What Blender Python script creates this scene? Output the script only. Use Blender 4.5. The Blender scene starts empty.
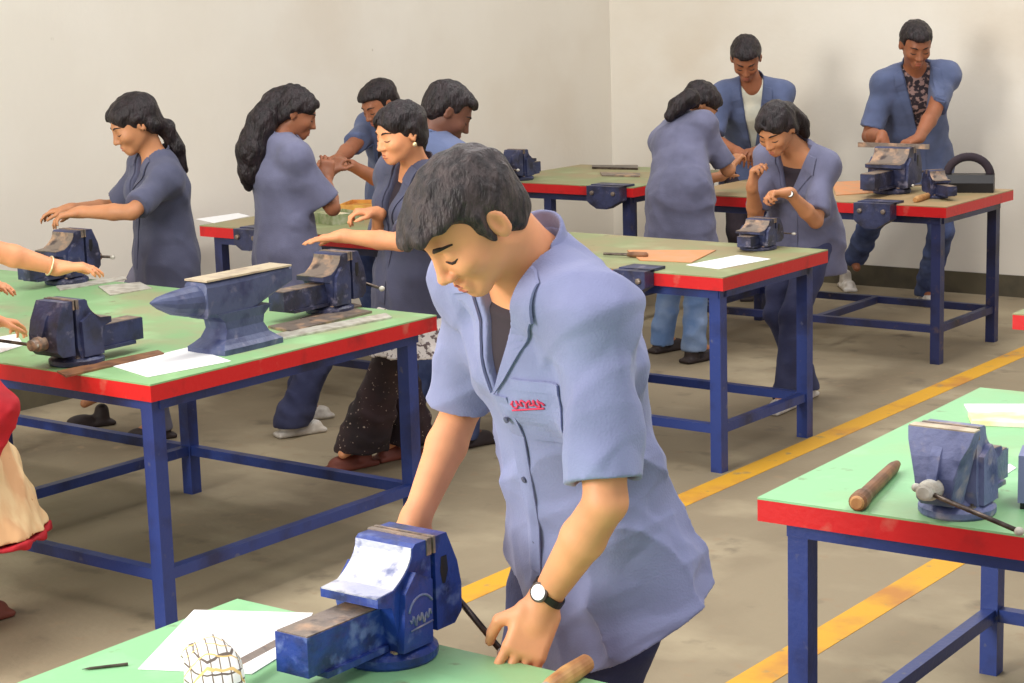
import bpy, bmesh, math, random
import numpy as np
from mathutils import Vector, Matrix
from mathutils.bvhtree import BVHTree
random.seed(7)
sc = bpy.context.scene
C = sc.collection
A_ = lambda *v: np.array(v, dtype=float)
nrm = lambda v: np.asarray(v, float) / (np.linalg.norm(v) + 1e-12)
UP = A_(0, 0, 1)

# ------------------------------------------------------------------ camera
FPX, PIT, CAMH, YAW, ROLL = 1947.4, math.radians(10.637), 1.97, math.radians(36.856), -0.02934
cy, sy = math.cos(YAW), math.sin(YAW)
c_fw = A_(-sy * math.cos(PIT), cy * math.cos(PIT), -math.sin(PIT))
_r0 = A_(cy, sy, 0); _u0 = np.cross(_r0, c_fw)
c_r = _r0 * math.cos(ROLL) + _u0 * math.sin(ROLL)
c_u = -_r0 * math.sin(ROLL) + _u0 * math.cos(ROLL)
cam_d = bpy.data.cameras.new('camera'); cam = bpy.data.objects.new('camera', cam_d); C.objects.link(cam)
cam_d.sensor_width = 36; cam_d.lens = FPX / 1024 * 36; cam_d.clip_end = 60
M = Matrix.Identity(4)
for i in range(3):
    M[i][0] = c_r[i]; M[i][1] = c_u[i]; M[i][2] = -c_fw[i]
M[2][3] = CAMH
cam.matrix_world = M
sc.camera = cam
V_R = A_(cy, sy, 0); V_A = A_(-sy, cy, 0)        # ground directions: to the right of the view, and away

def atY(px, py, Y):
    """the point of the place seen at that spot of the photo, on the vertical plane y = Y"""
    d = c_fw + c_r * (px - 512) / FPX - c_u * (py - 341.5) / FPX
    return A_(0, 0, CAMH) + d * Y / d[1]
def atZ(px, py, Z):
    d = c_fw + c_r * (px - 512) / FPX - c_u * (py - 341.5) / FPX
    return A_(0, 0, CAMH) + d * (Z - CAMH) / d[2]

# ------------------------------------------------------------------ materials
def lin(c):
    return tuple(((v / 255) / 12.92 if v / 255 <= .04045 else ((v / 255 + .055) / 1.055) ** 2.4) for v in c) + (1,)
MATS = {}
def mat(name, rgb, rough=.6, rgb2=None, scale=8, bump=0, bscale=60, metal=0, detail=5, thr=(.4, .65), spec=None, stretch=None, sheen=0, coord='Object', sss=0):
    if name in MATS: return MATS[name]
    m = bpy.data.materials.new(name); m.use_nodes = True; MATS[name] = m
    nt = m.node_tree; b = nt.nodes['Principled BSDF']
    b.inputs['Roughness'].default_value = rough; b.inputs['Metallic'].default_value = metal
    if spec is not None: b.inputs['Specular IOR Level'].default_value = spec
    if sheen: b.inputs['Sheen Weight'].default_value = sheen
    if sss:
        b.inputs['Subsurface Weight'].default_value = sss
        b.inputs['Subsurface Radius'].default_value = (.012, .004, .002)
        b.inputs['Subsurface Scale'].default_value = 1
    b.inputs['Base Color'].default_value = lin(rgb)
    tc = nt.nodes.new('ShaderNodeTexCoord'); mp = nt.nodes.new('ShaderNodeMapping')
    nt.links.new(tc.outputs[coord], mp.inputs['Vector'])
    if stretch: mp.inputs['Scale'].default_value = stretch
    if rgb2 is not None:
        n = nt.nodes.new('ShaderNodeTexNoise'); n.inputs['Scale'].default_value = scale; n.inputs['Detail'].default_value = detail
        r = nt.nodes.new('ShaderNodeValToRGB')
        r.color_ramp.elements[0].position = thr[0]; r.color_ramp.elements[1].position = thr[1]
        r.color_ramp.elements[0].color = lin(rgb); r.color_ramp.elements[1].color = lin(rgb2)
        nt.links.new(mp.outputs[0], n.inputs['Vector']); nt.links.new(n.outputs['Fac'], r.inputs['Fac'])
        nt.links.new(r.outputs[0], b.inputs['Base Color'])
    if bump:
        n2 = nt.nodes.new('ShaderNodeTexNoise'); n2.inputs['Scale'].default_value = bscale; n2.inputs['Detail'].default_value = 4
        bp = nt.nodes.new('ShaderNodeBump'); bp.inputs['Strength'].default_value = bump; bp.inputs['Distance'].default_value = .01
        nt.links.new(mp.outputs[0], n2.inputs['Vector']); nt.links.new(n2.outputs['Fac'], bp.inputs['Height'])
        nt.links.new(bp.outputs[0], b.inputs['Normal'])
    return m

def layered(name, base, layers, rough=.6, bump=0, bscale=80, metal=0, coord='Object'):
    """base colour with noise-shaped patches of other colours: layers = (rgb, noise scale, low, high, stretch)"""
    if name in MATS: return MATS[name]
    m = bpy.data.materials.new(name); m.use_nodes = True; MATS[name] = m
    nt = m.node_tree; b = nt.nodes['Principled BSDF']; b.inputs['Roughness'].default_value = rough; b.inputs['Metallic'].default_value = metal
    tc = nt.nodes.new('ShaderNodeTexCoord')
    prev = None
    for i, (rgb, s, lo, hi, st) in enumerate(layers):
        mp = nt.nodes.new('ShaderNodeMapping'); mp.inputs['Scale'].default_value = st or (1, 1, 1); mp.inputs['Location'].default_value = (i * 3.1, i * 1.7, i)
        n = nt.nodes.new('ShaderNodeTexNoise'); n.inputs['Scale'].default_value = s; n.inputs['Detail'].default_value = 6
        r = nt.nodes.new('ShaderNodeMapRange'); r.inputs['From Min'].default_value = lo; r.inputs['From Max'].default_value = hi
        mx = nt.nodes.new('ShaderNodeMix'); mx.data_type = 'RGBA'
        nt.links.new(tc.outputs[coord], mp.inputs[0]); nt.links.new(mp.outputs[0], n.inputs['Vector'])
        nt.links.new(n.outputs['Fac'], r.inputs['Value']); nt.links.new(r.outputs[0], mx.inputs['Factor'])
        if prev is None: mx.inputs['A'].default_value = lin(base)
        else: nt.links.new(prev, mx.inputs['A'])
        mx.inputs['B'].default_value = lin(rgb); prev = mx.outputs['Result']
    nt.links.new(prev, b.inputs['Base Color'])
    if bump:
        n2 = nt.nodes.new('ShaderNodeTexNoise'); n2.inputs['Scale'].default_value = bscale; n2.inputs['Detail'].default_value = 4
        bp = nt.nodes.new('ShaderNodeBump'); bp.inputs['Strength'].default_value = bump; bp.inputs['Distance'].default_value = .01
        nt.links.new(tc.outputs[coord], n2.inputs['Vector']); nt.links.new(n2.outputs['Fac'], bp.inputs['Height']); nt.links.new(bp.outputs[0], b.inputs['Normal'])
    return m

m_wall = layered('wall_paint', (230, 223, 208), [((218, 206, 186), .9, .5, .8, None), ((234, 228, 214), 1.6, .5, .75, None), ((188, 176, 156), 9, .76, .8, None)], .85, .1, 30)
m_floor = layered('concrete_floor', (148, 134, 108), [((122, 108, 84), 1.3, .45, .7, (1, .6, 1)), ((178, 164, 134), 2.2, .5, .75, (.7, 1, 1)), ((112, 100, 80), 5, .6, .75, None), ((150, 128, 100), 14, .6, .8, None)], .75, .15, 40)
m_skirt = mat('skirting_paint', (92, 84, 64), .7, (72, 66, 52), 6)
m_stripe = layered('yellow_floor_paint', (220, 164, 36), [((190, 128, 56), 3, .5, .65, None), ((160, 136, 90), 11, .62, .72, None)], .6, .1, 60)
m_red = layered('red_edge_paint', (208, 22, 26), [((150, 20, 26), 5, .55, .7, None), ((206, 92, 76), 13, .62, .74, None)], .45, .1, 60)
m_leg = layered('blue_steel_paint', (42, 62, 128), [((32, 40, 84), 6, .5, .7, None), ((88, 92, 120), 22, .66, .75, None)], .4, .12, 70)
m_legdark = layered('dark_blue_steel_paint', (44, 52, 98), [((34, 34, 56), 6, .45, .7, None), ((96, 80, 84), 20, .62, .75, None)], .45, .12, 70)
def top_mat(n, base, worn, lo=.5, hi=.7):
    return layered(n, base, [(worn, 3.2, lo, hi, None), (tuple(min(255, v + 22) for v in base), 5, .55, .75, None), (tuple(int(v * .8) for v in worn), 16, .66, .75, None)], .5, .06, 50)
m_top_fresh = top_mat('green_bench_top', (138, 196, 140), (152, 186, 130), .5, .72)
m_top_worn = top_mat('worn_green_bench_top', (138, 180, 124), (160, 164, 122), .48, .66)
m_top_old = top_mat('old_green_bench_top', (142, 150, 104), (158, 142, 104), .42, .62)
m_top_tan = top_mat('tan_bench_top', (172, 144, 102), (148, 140, 102), .45, .65)
m_vise = layered('blue_vise_paint', (34, 60, 140), [((26, 38, 84), 14, .5, .7, None), ((96, 112, 168), 26, .58, .72, None)], .38, .25, 60)
m_vise2 = layered('faded_vise_paint', (56, 62, 96), [((40, 40, 58), 12, .42, .62, None), ((112, 108, 126), 24, .58, .72, None)], .45, .25, 60)
m_vise3 = layered('pale_vise_paint', (112, 118, 156), [((70, 78, 116), 12, .48, .65, None), ((160, 150, 160), 20, .55, .72, None)], .45, .25, 60)
m_iron = layered('bare_iron', (138, 124, 112), [((196, 160, 130), 16, .5, .65, None), ((84, 74, 72), 22, .55, .7, None)], .45, .2, 70, .5)
m_silver = layered('worn_bright_paint', (176, 178, 200), [((206, 204, 208), 12, .45, .65, None), ((110, 116, 150), 26, .56, .68, None)], .4, .2, 70, .2)
m_steel = mat('steel_rod', (110, 98, 88), .35, (70, 60, 56), 30, metal=.8)
m_brightsteel = mat('bright_steel', (212, 208, 194), .35, (172, 164, 148), 26, metal=.1)
m_wood = mat('turned_wood', (206, 156, 96), .5, (168, 112, 66), 18, stretch=(1, 1, .2))
m_wood_dark = mat('dark_turned_wood', (140, 96, 62), .55, (100, 66, 44), 18)
m_paper = mat('paper', (244, 244, 242), .8)
m_paper2 = mat('cream_paper', (226, 208, 156), .8, (240, 232, 214), 12)
m_board = mat('brown_board', (214, 146, 96), .7, (200, 150, 110), 14)
m_black = mat('black_rubber', (24, 22, 24), .5)
m_white = mat('white_dial', (240, 240, 236), .4)
m_gold = mat('bangle', (232, 214, 170), .3, metal=.6)
m_iron_pale = layered('worn_pale_steel', (206, 190, 160), [((170, 150, 130), 14, .5, .7, None)], .4, .05, 60, .2)
def skin(n, rgb): return mat('skin_' + n, rgb, .55, tuple(int(v * .93) for v in rgb), 9, bump=.03, bscale=150, sss=.08)
sk_light = skin('light', (236, 162, 114)); sk_mid = skin('mid', (196, 134, 92)); sk_dark = skin('dark', (158, 98, 66)); sk_deep = skin('deep', (118, 74, 54))
m_lip = mat('lips', (176, 96, 78), .5); m_brow = mat('eyebrow_hair', (44, 30, 24), .8)
m_hair = mat('black_hair', (24, 17, 18), .45, (44, 33, 35), 45, bump=.9, bscale=110, stretch=(1, 1, .35), spec=.35)
m_hair1 = mat('dark_grey_brown_hair', (38, 31, 31), .5, (72, 60, 58), 60, bump=.9, bscale=120, stretch=(1, 1, .35), spec=.4)
def cloth(n, rgb, k=.88, b=.25): return mat(n, rgb, .9, tuple(int(v * k) for v in rgb), 7, bump=b, bscale=240, sheen=.15, spec=.2)
m_coat1 = cloth('light_blue_cotton', (139, 144, 180), .93, .15)
m_coat2 = cloth('slate_blue_cotton', (86, 88, 110))
m_coat3 = cloth('grey_blue_cotton', (112, 113, 138))
m_coat4 = cloth('deep_slate_cotton', (86, 92, 120))
m_coat5 = cloth('dusty_blue_cotton', (94, 105, 138))
m_jean = mat('blue_denim', (54, 66, 104), .9, (84, 98, 138), 9, bump=.2, bscale=200)
m_jean_light = mat('light_denim', (104, 134, 180), .9, (140, 162, 196), 8, bump=.2, bscale=200)
m_navy = mat('navy_trousers', (48, 52, 84), .9, (62, 66, 98), 8, bump=.2, bscale=200)
m_dark = mat('dark_cloth', (44, 36, 44), .9, (60, 48, 54), 10, bump=.2, bscale=200)
m_grey_tr = mat('grey_trousers', (92, 92, 112), .9, (110, 108, 124), 8)
m_tshirt = mat('dark_tshirt', (52, 42, 48), .9)
m_white_shirt = mat('white_shirt_cloth', (222, 218, 196), .85, (200, 200, 184), 10)
m_maroon = mat('maroon_cloth', (110, 26, 40), .9, (84, 30, 44), 10)
m_check = mat('dark_checked_shirt', (44, 34, 40), .85, (150, 120, 112), 40, thr=(.5, .56))
m_cream = layered('cream_printed_cotton', (230, 200, 150), [((214, 168, 120), 7, .5, .6, (1, 1, .2)), ((166, 92, 40), 24, .7, .72, None)], .85)
m_crimson = mat('crimson_cloth', (190, 20, 34), .8, (160, 18, 30), 9)
m_floral = layered('white_floral_cotton', (222, 216, 210), [((110, 96, 96), 60, .54, .58, None)], .85)
m_sequin = layered('sequinned_dark_cloth', (58, 40, 44), [((38, 28, 34), 6, .4, .6, None), ((196, 176, 160), 70, .66, .68, None)], .7)
m_shoe_w = mat('white_shoe', (222, 216, 206), .6, (190, 180, 166), 20)
m_shoe_d = mat('dark_shoe', (48, 36, 34), .6)
m_sandal = mat('brown_sandal', (120, 60, 44), .6)

# ------------------------------------------------------------------ object helpers
def link(o, parent=None):
    C.objects.link(o)
    if parent is not None: o.parent = parent
    return o
def tag(o, label=None, cat=None, group=None, kind=None):
    if label: o['label'] = label
    if cat: o['category'] = cat
    if group: o['group'] = group
    if kind: o['kind'] = kind
    return o
def empty(name, loc, rz=0):
    o = bpy.data.objects.new(name, None); o.empty_display_size = .1; o.location = tuple(loc); o.rotation_euler = (0, 0, rz)
    return link(o)
def obj(name, bm, m, parent=None, smooth=False, bevel=0, loc=None, rot=None):
    if bevel:
        es = [e for e in bm.edges if len(e.link_faces) == 2 and e.calc_face_angle(0) > .5]
        bmesh.ops.bevel(bm, geom=es, offset=bevel, segments=2, profile=.6, affect='EDGES', clamp_overlap=True)
    bmesh.ops.recalc_face_normals(bm, faces=bm.faces)
    me = bpy.data.meshes.new(name); bm.to_mesh(me); bm.free()
    me.materials.append(m)
    if smooth: me.polygons.foreach_set('use_smooth', [True] * len(me.polygons))
    o = bpy.data.objects.new(name, me); link(o, parent)
    if loc is not None: o.location = tuple(loc)
    if rot is not None: o.rotation_euler = rot
    return o
def BM(): return bmesh.new()
def box(bm, lo, hi):
    v = [bm.verts.new((x, y, z)) for x in (lo[0], hi[0]) for y in (lo[1], hi[1]) for z in (lo[2], hi[2])]
    for f in ((0, 1, 3, 2), (4, 6, 7, 5), (0, 4, 5, 1), (2, 3, 7, 6), (0, 2, 6, 4), (1, 5, 7, 3)): bm.faces.new([v[i] for i in f])
    return bm
def prism(bm, prof, x0, x1):
    """profile in (y, z), extruded along x"""
    a = [bm.verts.new((x0, y, z)) for y, z in prof]; b = [bm.verts.new((x1, y, z)) for y, z in prof]
    n = len(prof)
    bm.faces.new(a); bm.faces.new(b[::-1])
    for i in range(n): bm.faces.new((a[i], b[i], b[(i + 1) % n], a[(i + 1) % n]))
    return bm
def tube(bm, pts, rad, seg=12, flat=1.0, flat_dir=None, closed=False):
    pts = [np.asarray(p, float) for p in pts]; n = len(pts)
    if np.isscalar(rad): rad = [rad] * n
    rings = []; prev = None
    for i, p in enumerate(pts):
        if closed: t = nrm(pts[(i + 1) % n] - pts[i - 1])
        else: t = nrm(pts[min(i + 1, n - 1)] - pts[max(i - 1, 0)])
        if flat_dir is not None: a = nrm(np.asarray(flat_dir) - t * np.dot(flat_dir, t))
        else:
            a = prev if prev is not None else (A_(0, 0, 1) if abs(t[2]) < .9 else A_(1, 0, 0))
            a = nrm(a - t * np.dot(a, t))
        prev = a; b = np.cross(t, a)
        rings.append([bm.verts.new(tuple(p + (a * math.cos(q) * flat + b * math.sin(q)) * rad[i])) for q in (2 * math.pi * k / seg for k in range(seg))])
    for i in range(n if closed else n - 1):
        r0, r1 = rings[i], rings[(i + 1) % n]
        for k in range(seg): bm.faces.new((r0[k], r0[(k + 1) % seg], r1[(k + 1) % seg], r1[k]))
    if not closed:
        bm.faces.new(rings[0][::-1]); bm.faces.new(rings[-1])
    return bm
def lathe(bm, prof, seg=24, mtx=None):
    """profile of (radius, z)"""
    mtx = mtx or Matrix.Identity(4); rings = []
    for r, z in prof: rings.append([bm.verts.new(mtx @ Vector((r * math.cos(2 * math.pi * k / seg), r * math.sin(2 * math.pi * k / seg), z))) for k in range(seg)])
    for a, b in zip(rings, rings[1:]):
        for k in range(seg): bm.faces.new((a[k], a[(k + 1) % seg], b[(k + 1) % seg], b[k]))
    bm.faces.new(rings[0][::-1]); bm.faces.new(rings[-1])
    return bm
def rotm(axis_from, axis_to):
    return Vector(axis_from).rotation_difference(Vector(axis_to)).to_matrix().to_4x4()

# ------------------------------------------------------------------ implicit-surface modelling
def rc(a, b, r1, r2):
    a = np.asarray(a, float); ba = np.asarray(b, float) - a; L2 = float(ba @ ba) + 1e-12
    def f(P):
        q = P - a; h = np.clip(q @ ba / L2, 0, 1)
        return np.sqrt(((q - h[:, None] * ba) ** 2).sum(1)) - (r1 + (r2 - r1) * h)
    return f
def seg(a, b, w1, w2, lat):
    """tapered elliptical limb: w = (half width along lat, half depth)"""
    a = np.asarray(a, float); ba = np.asarray(b, float) - a; L = np.linalg.norm(ba) + 1e-9; ax = ba / L
    lt = nrm(np.asarray(lat) - ax * np.dot(lat, ax)); fw = np.cross(ax, lt)
    def f(P):
        q = P - a; t = q @ ax; h = np.clip(t / L, 0, 1); over = t - h * L
        rl = w1[0] + (w2[0] - w1[0]) * h; rf = w1[1] + (w2[1] - w1[1]) * h
        m = np.minimum(rl, rf)
        k = np.sqrt((q @ lt / rl) ** 2 + (q @ fw / rf) ** 2 + (over / m) ** 2)
        return (k - 1) * m
    return f
def el(c, r, R=None):
    c = np.asarray(c, float); r = np.asarray(r, float)
    def f(P):
        q = P - c
        if R is not None: q = q @ R.T
        k0 = np.sqrt(((q / r) ** 2).sum(1)); k1 = np.sqrt(((q / r ** 2) ** 2).sum(1)) + 1e-9
        return k0 * (k0 - 1) / k1
    return f
def bx(c, half, rad, R=None):
    c = np.asarray(c, float); half = np.asarray(half, float) - rad
    def f(P):
        q = P - c
        if R is not None: q = q @ R.T
        q = np.abs(q) - half
        return np.sqrt((np.maximum(q, 0) ** 2).sum(1)) + np.minimum(q.max(1), 0) - rad
    return f
def hs(p, n):
    p = np.asarray(p, float); n = nrm(n)
    return lambda P: (P - p) @ n
def inter(*fs):
    def f(P):
        d = fs[0](P)
        for g in fs[1:]: d = np.maximum(d, g(P))
        return d
    return f
def run(ops, P, sel):
    d = None
    for i in sel:
        o, f, k = ops[i]; v = f(P)
        if o == 'u':
            if d is None: d = v
            elif k > 0:
                h = np.clip(.5 + .5 * (d - v) / k, 0, 1); d = d + (v - d) * h - k * h * (1 - h)
            else: d = np.minimum(d, v)
        elif o == 'd': d = d - v if d is not None else d
        else:
            if d is None: return np.full(len(P), 1.)
            if o == 's': v = -v
            if k > 0:
                h = np.clip(.5 + .5 * (v - d) / k, 0, 1); d = d + (v - d) * h + k * h * (1 - h)
            else: d = np.maximum(d, v)
    return d if d is not None else np.full(len(P), 1.)
def field_mesh(ops, lo, hi, h, disp=None):
    """sparse evaluation of a distance field, then surface nets; returns verts, quads"""
    B = 16
    lo = np.asarray(lo, float); n = np.ceil((np.asarray(hi) - lo) / h / B).astype(int) + 1
    N = n * B; V = np.empty(tuple(N), np.float32)
    g = [lo[i] + (np.arange(n[i]) * B + (B - 1) / 2) * h for i in range(3)]
    G = np.stack(np.meshgrid(*g, indexing='ij'), -1).reshape(-1, 3)
    R = h * B * .5 * 1.7321
    vals = [f(G) for _, f, _ in ops]
    du = None
    for (o, _, k), v in zip(ops, vals):
        if o == 'u': du = v.copy() if du is None else np.minimum(du, v)
    dt = run([(o, (lambda P, v=v: v), k) for (o, _, k), v in zip(ops, vals)], G, range(len(ops)))
    keep = (du < R * 1.5 + .05) & (np.abs(dt) < R * 1.6 + .05)
    V[:] = np.repeat(np.repeat(np.repeat(np.where(dt < 0, -1, 1).reshape(tuple(n)), B, 0), B, 1), B, 2)
    l = np.stack(np.meshgrid(*[np.arange(B)] * 3, indexing='ij'), -1).reshape(-1, 3) * h
    for bi in np.nonzero(keep)[0]:
        sel = []
        for i, (o, _, k) in enumerate(ops):
            v = vals[i][bi]
            if o == 'u': ok = v - R * 1.3 < du[bi] + R * 1.3 + k + .01
            elif o == 'd': ok = True
            elif o == 's': ok = v - R * 1.3 < k + .005
            else: ok = v + R * 1.3 > -k - .005
            if ok: sel.append(i)
        i0 = np.unravel_index(bi, tuple(n)); P = lo + np.array(i0) * B * h + l
        d = run(ops, P, sel)
        if disp is not None: d = d - disp(P)
        V[i0[0] * B:i0[0] * B + B, i0[1] * B:i0[1] * B + B, i0[2] * B:i0[2] * B + B] = d.reshape(B, B, B)
    V[0] = V[-1] = 1; V[:, 0] = V[:, -1] = 1; V[:, :, 0] = V[:, :, -1] = 1
    S = V < 0
    c = np.zeros(tuple(N - 1), np.uint8)
    for a in (0, 1):
        for b in (0, 1):
            for d in (0, 1): c += S[a:a + N[0] - 1, b:b + N[1] - 1, d:d + N[2] - 1]
    mask = (c > 0) & (c < 8); ids = np.argwhere(mask)
    idx = np.full(c.shape, -1, np.int32); idx[mask] = np.arange(len(ids))
    pos = np.zeros((len(ids), 3)); cnt = np.zeros(len(ids))
    for ax in range(3):
        o1, o2 = [x for x in range(3) if x != ax]
        for a in (0, 1):
            for b in (0, 1):
                q = ids.copy(); q[:, o1] += a; q[:, o2] += b
                r = q.copy(); r[:, ax] += 1
                va = V[q[:, 0], q[:, 1], q[:, 2]]; vb = V[r[:, 0], r[:, 1], r[:, 2]]
                x = (va < 0) != (vb < 0)
                t = np.where(x, va / np.where(x, va - vb, 1), 0)
                p = q.astype(float); p[:, ax] += t
                pos += np.where(x[:, None], p, 0); cnt += x
    verts = lo + pos / np.maximum(cnt, 1)[:, None] * h
    quads = []
    for ax in range(3):
        o1, o2 = (ax + 1) % 3, (ax + 2) % 3
        sl0 = [slice(None)] * 3; sl1 = [slice(None)] * 3
        sl0[ax] = slice(0, N[ax] - 1); sl1[ax] = slice(1, N[ax])
        e = np.argwhere(S[tuple(sl0)] != S[tuple(sl1)])
        e = e[(e[:, o1] > 0) & (e[:, o2] > 0) & (e[:, o1] < N[o1] - 1) & (e[:, o2] < N[o2] - 1)]
        inside = S[e[:, 0], e[:, 1], e[:, 2]]
        def cell(a, b):
            q = e.copy(); q[:, o1] -= a; q[:, o2] -= b
            return idx[q[:, 0], q[:, 1], q[:, 2]]
        Q = np.stack([cell(1, 1), cell(0, 1), cell(0, 0), cell(1, 0)], 1)
        Q[~inside] = Q[~inside][:, ::-1]
        quads.append(Q)
    Q = np.concatenate(quads); Q = Q[(Q >= 0).all(1)]
    return verts, Q
def nets(name, ops, h, m, parent, origin, disp=None, pad=.03, bounds=None, smooth_it=1):
    lo, hi = bounds
    v, q = field_mesh(ops, np.asarray(lo) - pad, np.asarray(hi) + pad, h, disp)
    if smooth_it and len(v):
        for _ in range(smooth_it):
            acc = np.zeros_like(v); cn = np.zeros(len(v))
            for a in range(4):
                np.add.at(acc, q[:, a], v[q[:, (a + 1) % 4]]); np.add.at(cn, q[:, a], 1)
                np.add.at(acc, q[:, (a + 1) % 4], v[q[:, a]]); np.add.at(cn, q[:, (a + 1) % 4], 1)
            v = v * .5 + .5 * acc / np.maximum(cn, 1)[:, None]
    w = v - np.asarray(origin)
    me = bpy.data.meshes.new(name)
    me.vertices.add(len(w)); me.vertices.foreach_set('co', w.astype(np.float32).ravel())
    me.loops.add(len(q) * 4); me.loops.foreach_set('vertex_index', q.astype(np.int32).ravel())
    me.polygons.add(len(q)); me.polygons.foreach_set('loop_start', np.arange(len(q), dtype=np.int32) * 4)
    me.polygons.foreach_set('use_smooth', np.ones(len(q), bool))
    me.update(calc_edges=True); me.validate()
    me.materials.append(m)
    o = bpy.data.objects.new(name, me); link(o, parent)
    return o, v, q
def folds(base, nb, S, L, Fw, amp, seed):
    """long hanging creases that fan out below the chest, on top of the general wrinkling"""
    ph = (seed * 1.7) % 6.28
    def f(P):
        q = P - nb; u = q @ S; a = q @ L; c = q @ Fw
        g = np.clip((-u - .16) / .25, 0, 1)
        w = a * 46 + c * 34 + 2.2 * np.sin(u * 9 + ph) + 1.4 * np.sin(a * 15 + u * 14)
        r = 1 - np.abs(np.sin(w * .5)) ** .7
        w2 = (a * .6 + u) * 62 + c * 30 + 2 * np.sin(a * 20 + ph)
        g2 = np.exp(-((u + .12) / .09) ** 2)
        return base(P) + amp * (g * (r - .35) * 1.3 + g2 * (.5 - np.abs(np.sin(w2 * .5))) * .6)
    return f
def bvh_of(v, q): return BVHTree.FromPolygons([tuple(x) for x in v], [tuple(int(i) for i in x) for x in q])
def wrinkle(amp, wl=.11, seed=0, down=None):
    rs = np.random.RandomState(seed); W = []
    for i in range(7):
        d = nrm(rs.normal(size=3)); s = .6 + .9 * rs.rand()
        W.append((d * 2 * math.pi / (wl * s), rs.rand() * 6.3))
    sl = nrm(A_(.5, .3, .8) + rs.normal(size=3) * .3) * 2 * math.pi / .5
    def f(P):
        w = np.sin(P @ sl)[:, None] * .6
        t = 0
        for k, (d, ph) in enumerate(W):
            a = P @ d + ph + w[:, 0] * (1 + k * .3)
            t = t + (1 - np.abs(np.sin(a * .5)) * 2)
        return amp * np.clip(t / 2.6, -1, 1)
    return f

# ------------------------------------------------------------------ the room
WX, WY = -7.33, 10.97
tag(obj('floor', box(BM(), (WX - .1, -5, -.12), (6, WY + .1, 0)), m_floor), kind='structure')
tag(obj('wall_back', box(BM(), (WX - .12, WY, 0), (6, WY + .12, 4.2)), m_wall), kind='structure')
tag(obj('wall_left', box(BM(), (WX - .12, -5, 0), (WX, WY, 4.2)), m_wall), kind='structure')
tag(obj('baseboard_back', box(BM(), (WX, WY - .012, 0), (6, WY, .13)), m_skirt), kind='structure')
tag(obj('baseboard_left', box(BM(), (WX, -5, 0), (WX + .012, WY - .012, .13)), m_skirt), kind='structure')
tag(obj('trim_1', box(BM(), (-3.83, -2, .0), (-3.72, WY - .3, .0015)), m_stripe), kind='structure')
tag(obj('trim_2', box(BM(), (-2.66, -2, .0), (-2.55, WY - .3, .0015)), m_stripe), kind='structure')

# ------------------------------------------------------------------ workbenches
TH = .80
def bench(corner, rot, u, v, top, legs, label, legm, cross=(), light=False, vskip=()):
    """corner: the corner nearest the camera; u, v: extents (min, max) along the long and the short side"""
    t = empty('workbench', (corner[0], corner[1], 0), rot)
    tag(t, label, 'workbench', 'fitting benches in rows')
    e = .004
    b = box(BM(), (u[0], v[0], TH - .005), (u[1], v[1], TH)); box(b, (u[0] + .0125, v[0] + .0125, TH - .045), (u[1] - .0125, v[1] - .0125, TH - .005))
    slab = obj('tabletop', b, top, t)
    b = BM()
    for lo, hi in (((u[0], v[0]), (u[1], v[0] + .012)), ((u[0], v[1] - .012), (u[1], v[1])), ((u[0], v[0] + .012), (u[0] + .012, v[1] - .012)), ((u[1] - .012, v[0] + .012), (u[1], v[1] - .012))):
        box(b, (*lo, TH - .055), (*hi, TH - .0052))
    obj('edging', b, m_red, slab)
    i = .075; a = .025; z0, z1 = TH - .095, TH - .055
    lu = [x for x in legs]; lv = (v[0] + i, v[1] - i)
    for y in (v[0] + .045, v[1] - .075): obj('apron', box(BM(), (u[0] + .05, y, z0), (u[1] - .05, y + .03, z1)), legm, t)
    for x in (u[0] + .045, u[1] - .075): obj('apron', box(BM(), (x, v[0] + .075, z0), (x + .03, v[1] - .075, z1)), legm, t)
    for x in lu:
        for y in lv:
            obj('leg', box(BM(), (x - a, y - a, 0), (x + a, y + a, z1)), legm, t, bevel=.004)
    s = .018; zs = .175
    for y in lv:
        obj('stretcher', box(BM(), (lu[0], y - s, zs - s), (lu[-1], y + s, zs + s)), legm, t, bevel=.003)
    for x in list(lu) + list(cross):
        obj('stretcher', box(BM(), (x - s, lv[0] + s, zs - s), (x + s, lv[1] - s, zs + s)), legm, t, bevel=.003)
    return t
bench((-4.289, 3.913), -.009, (-2.45, 0), (0, 1.353), m_top_worn, (-2.37, -1.22, -.08), 'long green bench with red edge, holding the anvil, beside the left wall', m_leg)
bench((-3.806, 6.449), -.014, (-1.33, 0), (0, .846), m_top_old, (-.97, -.07), 'worn green bench with brown board and white sheet, behind the standing man', m_leg)
bench((-3.957, 8.840), -.005, (-1.55, 0), (0, .827), m_top_tan, (-1.47, -.075), 'tan-topped red-edged bench near the back wall with a heap of vises', m_legdark, cross=(-.74,))
bench((-2.111, 3.720), .029, (0, 2.1), (0, 1.325), m_top_fresh, (.075, 1.05, 2.02), 'bright green bench with red edge at right with a wooden handle on it', m_leg)
bench((-2.607, 2.567), .002, (0, 2.2), (-1.25, 0), m_top_fresh, (.08, 2.12), 'bright green bench in front, its top in the bottom of the picture', m_leg)
bench((-5.88, 9.0), 0, (-1.04, 0), (0, 1.0), m_top_old, (-.62, -.08), 'dull green bench in the far corner of the room', m_legdark)
bench((-5.62, 6.76), 0, (-1.36, 0), (0, .846), m_top_old, (-1.29, -.08), 'pale worn bench by the left wall, mostly behind the working women', m_legdark)
bench((-2.53, 6.20), 0, (0, 1.5), (0, .846), m_top_old, (.075, 1.42), 'red-edged bench of which only one corner shows at the right border', m_leg)

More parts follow.
